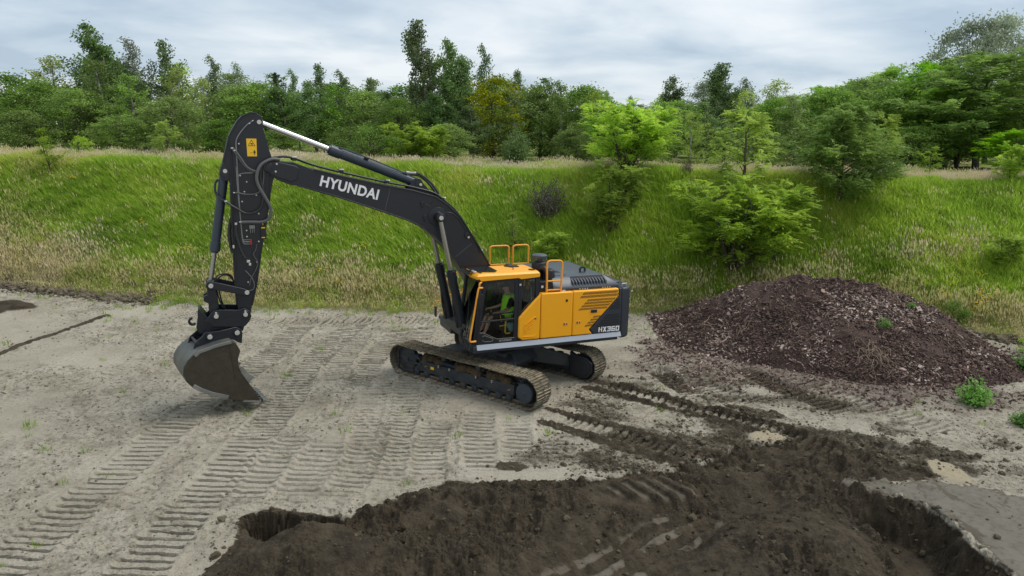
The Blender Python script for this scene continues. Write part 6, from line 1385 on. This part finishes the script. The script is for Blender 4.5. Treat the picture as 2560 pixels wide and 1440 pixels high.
ZONE = [(-24, 'beyond the two-stemmed sapling'), (-17, 'behind the low bright shrub past the raised arm'), (-11, 'beyond the top of the upright arm'), (-5.6, 'behind the wide light green locust bush'), (1, 'around the pale willow shrub'), (9, 'behind the large spreading locust bush'), (16, 'behind the tall thin yellow-green locust'), (22, 'behind the dark conical locust tree'), (99, 'at the high end of the wood')]
plan = []
for (k, x, y, h, w, v) in WOOD:
    zone = [zn for lim, zn in ZONE if x < lim][0]; row = 'front-row' if y <= 42 else ('middle-row' if y <= 46 else 'back-row')
    lab = '%s %s %s' % (row, DESC[k], zone)
    if k == 'birch' and h > 7.5 and x > -10: lab = 'tallest birch of all with dense drooping crown standing clear of the wood'
    if k == 'birch' and h == 6.8: lab = 'second tallest birch close beside the tallest one'
    plan.append(lab)
for (k, x, y, h, w, v), lab in zip(WOOD, plan):
    s = h / NOMH[k]; wx = min(2.1, max(.75, 1.12 * w / (s * NOMR[k])))
    plant(k, x, y, h * 1.02, wx, v, lab, 'tree', ('look-alikes: ' + lab)[:70] if plan.count(lab) > 1 else None)

# shrubs and young trees standing on the bank and along its edge
FG = [('rob', -21.1, 33.3, 2.5, .72, 2, 'bright green locust sapling with two thin bare stems at the straw-coloured end of the bank', 'sapling', None),
      ('rob', -17.8, 37.6, 1.6, 1.15, 0, 'low bright green locust shrub at the wood edge behind the raised arm', 'shrub', None),
      ('rob', -4.9, 36.0, 2.15, 1.35, 3, 'wide light green locust bush on the bank edge above the boom cylinder', 'shrub', None),
      ('bush', -7.2, 36.6, 1.7, 1.3, 0, 'dark rounded bush beside the wide light green locust bush', 'bush', None),
      ('paleshrub', .1, 37.0, 2.3, 1.0, 0, 'pale green feathery willow shrub at the wood edge above the boom bend', 'shrub', None),
      ('rob', 4.9, 32.6, 3.2, 1.25, 3, 'large spreading green locust bush on the bank top behind the roof rails', 'shrub', None),
      ('rob', 4.1, 29.7, 3.2, 1.1, 1, 'mid green locust shrub halfway up the bank below the large spreading one', 'shrub', None),
      ('shrub', 1.4, 30.2, 2.1, 1.1, 0, 'rounded grey-brown half-bare shrub on the bank above the engine hood', 'shrub', None),
      ('rob', 9.7, 31.0, 3.7, 1.1, 0, 'tall thin yellow-green locust rising behind the broad locust thicket', 'shrub', None),
      ('rob', 8.9, 28.7, 3.9, 1.3, 3, 'broad green locust thicket at the bank foot behind the bark heap', 'shrub', None),
      ('rob', 10.4, 28.6, 2.3, .95, 1, 'lower green locust bush joining the broad thicket above the heap', 'shrub', None),
      ('limerob', 8.75, 27.2, 1.25, 1.0, 0, 'small yellow-lime locust shrub right at the back edge of the bark heap', 'shrub', None),
      ('darkrob', 13.9, 31.0, 4.5, 1.15, 0, 'dark green conical locust tree with bare lower trunk on the upper bank', 'tree', None),
      ('rob', 17.4, 35.0, 2.7, 1.0, 0, 'pale green locust shrub behind the dark conical locust tree', 'shrub', None),
      ('rob', 20.1, 35.2, 1.75, 1.15, 2, 'light green open locust shrub on the bank edge under the big locust trees', 'shrub', None),
      ('rob', 22.1, 32.4, 1.9, 1.1, 1, 'light green locust shrub at the pale grassy rim of the bank', 'shrub', None),
      ('rob', .25, 28.6, 2.1, .8, 2, 'young locust behind the cab rails with drooping yellow-green top', 'shrub', None),
      ('rob', 1.5, 28.5, 1.3, 1.5, 1, 'low spreading locust growth behind the roof rails at the bank foot', 'shrub', None),
      ('shrub', 7.6, 32.3, 1.0, .9, 1, 'small grey-purple dead shrub on the bank rim beside the thin locust', 'shrub', None),
      ('shrub', 12.4, 30.9, 1.3, 1.15, 1, 'grey dead shrub beside the foot of the dark conical locust tree', 'shrub', None),
      ('bush', 15.75, 25.0, 1.0, .85, 0, 'dark green leafy bush on the right shoulder of the bark heap', 'bush', None),
      ('rob', 18.7, 27.0, 1.5, 1.3, 1, 'small flat-topped light green locust on the grassy right-hand slope', 'shrub', None),
      ('bush', -18.5, 39.0, 1.0, 1.5, 0, 'low dark bush under the trees behind the raised arm', 'bush', None),
      ('bush', -21.2, 35.8, 1.0, .8, 1, 'small bright bush just behind the two-stemmed sapling', 'bush', None),
      ('bush', 16.6, 22.0, .95, .9, 1, 'bright green leafy bush at the right-hand end of the bark heap', 'bush', None)]
for k, x, y, h, wx, v, lab, cat, grp in FG: plant(k, x, y, h, wx, v, lab, cat, grp)
t_, c_ = make_shrub(88, H=.75, Rm=.34, leaf='l_weed', n=40, lv=26, lsize=.09); KINDS['weed'] = [(t_, c_)]; NOMH['weed'] = .75; TREE_NAME['weed'] = 'weed_clump'
gz_ = lambda x, y: float(glook(x, y)[0][0])
plant('weed', 11.85, 17.45, .75, 1.0, 0, 'upright green weed standing alone on the sand in front of the bark heap', 'weed', None, gz_(11.85, 17.45))
plant('weed', 12.2, 16.1, .45, 1.2, 0, 'sprawling yellowish weed on the sand right of the track lanes', 'weed', None, gz_(12.2, 16.1))
plant('weed', 15.3, 20.3, .6, 1.5, 0, 'green weed clump growing at the heap foot beside the bright bush', 'weed', None, gz_(15.3, 20.3))
for x, y, s in ((11.0, 20.6, .30), (11.5, 22.6, .2), (12.3, 21.6, .2), (9.7, 23.0, .15)):
    plant('weed', x, y, s, 1.3, 0, 'small green weed sprouting on the flank of the bark heap', 'weed', 'weeds on the bark heap', float(heap_z(x, y)[0]))

# ------------------------------------------------------------------ grass of the bank
def grassmat(name, cols, trans=.5):
    t = NT(name); f = t.attr('tint', 'INSTANCER').outputs['Fac']; r = t.n('ShaderNodeValToRGB', {'Fac': f}); el = r.color_ramp.elements
    for i, c in enumerate(cols):
        p = i / (len(cols) - 1)
        if i in (0, len(cols) - 1): e = el[0 if i == 0 else -1]
        else: e = el.new(p)
        e.position = p; e.color = (*c, 1)
    b2 = t.attr('bl').outputs['Fac']; c = t.mix(b2, r.outputs[0], t.mix(.5, r.outputs[0], (.02, .03, .005)))
    t.set(col=c, rough=.6, spec=.2); tr = t.n('ShaderNodeBsdfTranslucent', {'Color': c}); mx = t.n('ShaderNodeMixShader', {0: trans, 1: t.b.outputs[0], 2: tr.outputs[0]}); t.l(mx.outputs[0], t.out.inputs['Surface']); return t.m
M['g_green'] = grassmat('bank_grass', [(0.30, 0.47, 0.060), (0.42, 0.64, 0.070), (0.54, 0.74, 0.095), (0.68, 0.76, 0.15)])
M['g_straw'] = grassmat('dry_grass', [(0.46, 0.47, 0.15), (0.60, 0.55, 0.25), (0.70, 0.60, 0.36), (0.78, 0.66, 0.50)], .3)
M['g_flower'] = grassmat('flower_heads', [(0.75, 0.50, .01), (0.82, 0.62, .02)], .2)
def tuft(seed, n, h, spread, width, lean, head, mat):
    g = np.random.default_rng(seed); v = []; f = []; bl = []
    for i in range(n):
        a = g.uniform(0, 6.28); r = spread * math.sqrt(g.uniform(0, 1)); p = np.array([r * math.cos(a), r * math.sin(a), -.03]); hh_ = h * g.uniform(.55, 1.15)
        d = np.array([math.cos(a), math.sin(a), 0]) * g.uniform(.05, .45) * hh_ + np.array([lean * hh_ * g.uniform(.4, 1.2), g.normal(0, .06) * hh_, 0]); sa = g.uniform(0, 3.14); s = np.array([math.cos(sa), math.sin(sa), 0]) * width * g.uniform(.7, 1.3)
        q1 = p + d * .30 + np.array([0, 0, hh_ * .55]); q2 = p + d + np.array([0, 0, hh_ * (.98 if head else .88)]); k = len(v); sh_ = g.uniform(0, 1)
        v += [p - s * .5, p + s * .5, q1 + s * .42, q1 - s * .42, q2]; f += [(k, k + 1, k + 2, k + 3), (k + 3, k + 2, k + 4)]; bl += [sh_] * 5
        if head and g.random() < head:
            k = len(v); w = s / width * .02; m = q2 + np.array([lean * .03, 0, -.01]); v += [m, m + w + np.array([0, 0, .055]), m + np.array([lean * .08, 0, .13]), m - w + np.array([0, 0, .055])]; f += [(k, k + 1, k + 2, k + 3)]; bl += [0.0] * 4
    me = bpy.data.meshes.new('tuft'); me.from_pydata([tuple(x) for x in v], [], f); me.materials.append(mat)
    at = me.attributes.new('bl', 'FLOAT', 'POINT'); at.data.foreach_set('value', np.array(bl, np.float32)); return me
greens = [tuft(s, 22, .46, .17, .020, -.35, 0, M['g_green']) for s in range(4)] + [tuft(9, 26, .30, .20, .022, -.15, 0, M['g_green'])]
straws = [tuft(20 + s, 13, .42, .19, .010, -.22, .45, M['g_straw']) for s in range(4)] + [tuft(29, 20, .30, .22, .018, -.2, .2, M['g_straw'])]
n0 = 120000
gx_ = rng.uniform(-37, 33, n0); u_ = rng.uniform(-.10, 1.75, n0); ty_, tp_ = toe(gx_), top(gx_); gy_ = ty_ + (tp_ - ty_) * u_
gz_all = np.maximum(bank(gx_, gy_), -.05)
pn = fbm(gx_ * .28, gy_ * .42, 201, 4); pn2 = fbm(gx_ * 1.3, gy_ * 1.3, 207, 3)
strawp = .05 + 1.5 * pn + .6 * pn2 + .85 * sst(.36, .04, u_) + .55 * sst(1.0, 1.08, u_) - .36 * np.exp(-((u_ - .68) / .24) ** 2) + .5 * sst(-15, -22, gx_) * sst(.3, .9, 1.2 - u_) + .3 * sst(14, 18, gx_) * sst(.4, .1, u_)
strawp = np.clip(strawp, .025, .97)
hz_ = heap_h(gx_, gy_)[1]
keep = (hz_ < .03) & (rng.random(n0) < np.where(u_ < .02, .25 + 3 * np.clip(u_ + .1, 0, 1), np.where(u_ > 1.25, .55, .95))) 
isst = rng.random(n0) < strawp
for nm, mask, src, sc0 in (('green_grass', keep & ~isst, greens, 1.0), ('dry_grass', keep & isst, straws, 1.0)):
    x, y, z = gx_[mask], gy_[mask], gz_all[mask]; n = len(x)
    sc = sc0 * np.clip(rng.normal(1, .22, n), .5, 1.7) * (1 + .5 * fbm(x * .5, y * .5, 211, 3)) * np.where(u_[mask] < .06, .7, 1) * (1 - .38 * sst(.94, 1.05, u_[mask]))
    tint = np.clip(.45 + 1.3 * fbm(x * .35, y * .5, 221 if nm == 'green_grass' else 231, 4) + rng.normal(0, .14, n) + (.40 * sst(.92, 1.05, u_[mask]) if nm == 'dry_grass' else .10 * sst(.3, .8, u_[mask])), 0, 1)
    idx = np.where(rng.random(n) < .2, 4, rng.integers(0, 4, n))
    scatter(nm, np.stack([x, y, z], 1), np.stack([rng.normal(0, .08, n), rng.normal(-.04, .08, n), rng.uniform(-.7, .7, n)], 1), sc, idx, tint, src)
# grass seedlings dotting the sand, thickest along the foot of the bank
n0 = 16000; x = rng.uniform(-21, 16, n0); y = 9 + 18 * rng.random(n0) ** .8; g_ = glook(x, y); dt = toe(x) - y
pd = .008 + .85 * np.exp(-np.clip(dt, 0, 9) / .9) * (fbm(x * .8, y * .8, 241, 3) > -.05) + .05 * (fbm(x * .7, y * .7, 243, 4) > .15)
k = (rng.random(n0) < pd) & (g_[1] < .35) & (g_[2] < .3) & (heap_h(x, y)[1] < .02) & (np.hypot(x - EX, y - EY) > 3.0); x, y, z = x[k], y[k], g_[0][k]; n = len(x)
seed = [tuft(50 + s, 14, .20, .10, .014, -.1, 0, M['g_green']) for s in range(3)]
scatter('sand_seedlings', np.stack([x, y, z], 1), np.stack([rng.normal(0, .1, n), rng.normal(0, .1, n), rng.uniform(0, 6.28, n)], 1), rng.uniform(.4, 1.3, n), rng.integers(0, 3, n), rng.uniform(0, .25, n), seed)
# yellow ragwort heads in the right-hand grass
fl = []
for s in range(2):
    b = MB(); rr = random.Random(s)
    for k in range(9): b.lathe([(.01, 0), (.035, .012), (.02, .02)], (rr.gauss(0, .09), rr.gauss(0, .09), .42 + rr.gauss(0, .05)), 'z', 6)
    me = b.mesh('flower_heads', M['g_flower']); at = me.attributes.new('bl', 'FLOAT', 'POINT'); fl.append(me)
x = np.concatenate([rng.normal(17.0, .28, 12), rng.uniform(-20, 20, 26), rng.normal(16.2, .5, 6)]); y = np.concatenate([rng.normal(25.4, .12, 12), np.zeros(26), rng.normal(26.4, .3, 6)]); y[12:38] = toe(x[12:38]) + rng.uniform(.2, 4, 26); z = bank(x, y); n = len(x)
scatter('yellow_flowers', np.stack([x, y, z], 1), np.stack([np.zeros(n), np.zeros(n), rng.uniform(0, 6.28, n)], 1), rng.uniform(.6, 1.2, n), rng.integers(0, 2, n), rng.random(n), fl)
# far wood closing the view behind the trees
g = np.random.default_rng(5); parts = []
xs = g.uniform(-150, 150, 42000); yb = g.uniform(64, 78, 42000); top_h = 4.0 + 1.6 * fbm(xs * .12, xs * 0, 301, 4) * 2 + 1.2 * fbm(xs * .5, yb * .2, 303, 3); zz = 4.8 + np.clip(top_h, 1.5, 9) * np.sqrt(g.random(42000)); d = rdir(42000, g); parts.append(diamonds(np.stack([xs, yb, zz], 1), d, perp(d, g), g.uniform(.35, .7, 42000), g.uniform(.25, .5, 42000), g.normal(.35, .2, 42000)))
tag(link('distant_wood', leaf_mesh('distant_wood', parts, M['l_broad'])), 'dark green mass of distant wood closing the view behind the trees', 'wood', kind='stuff')
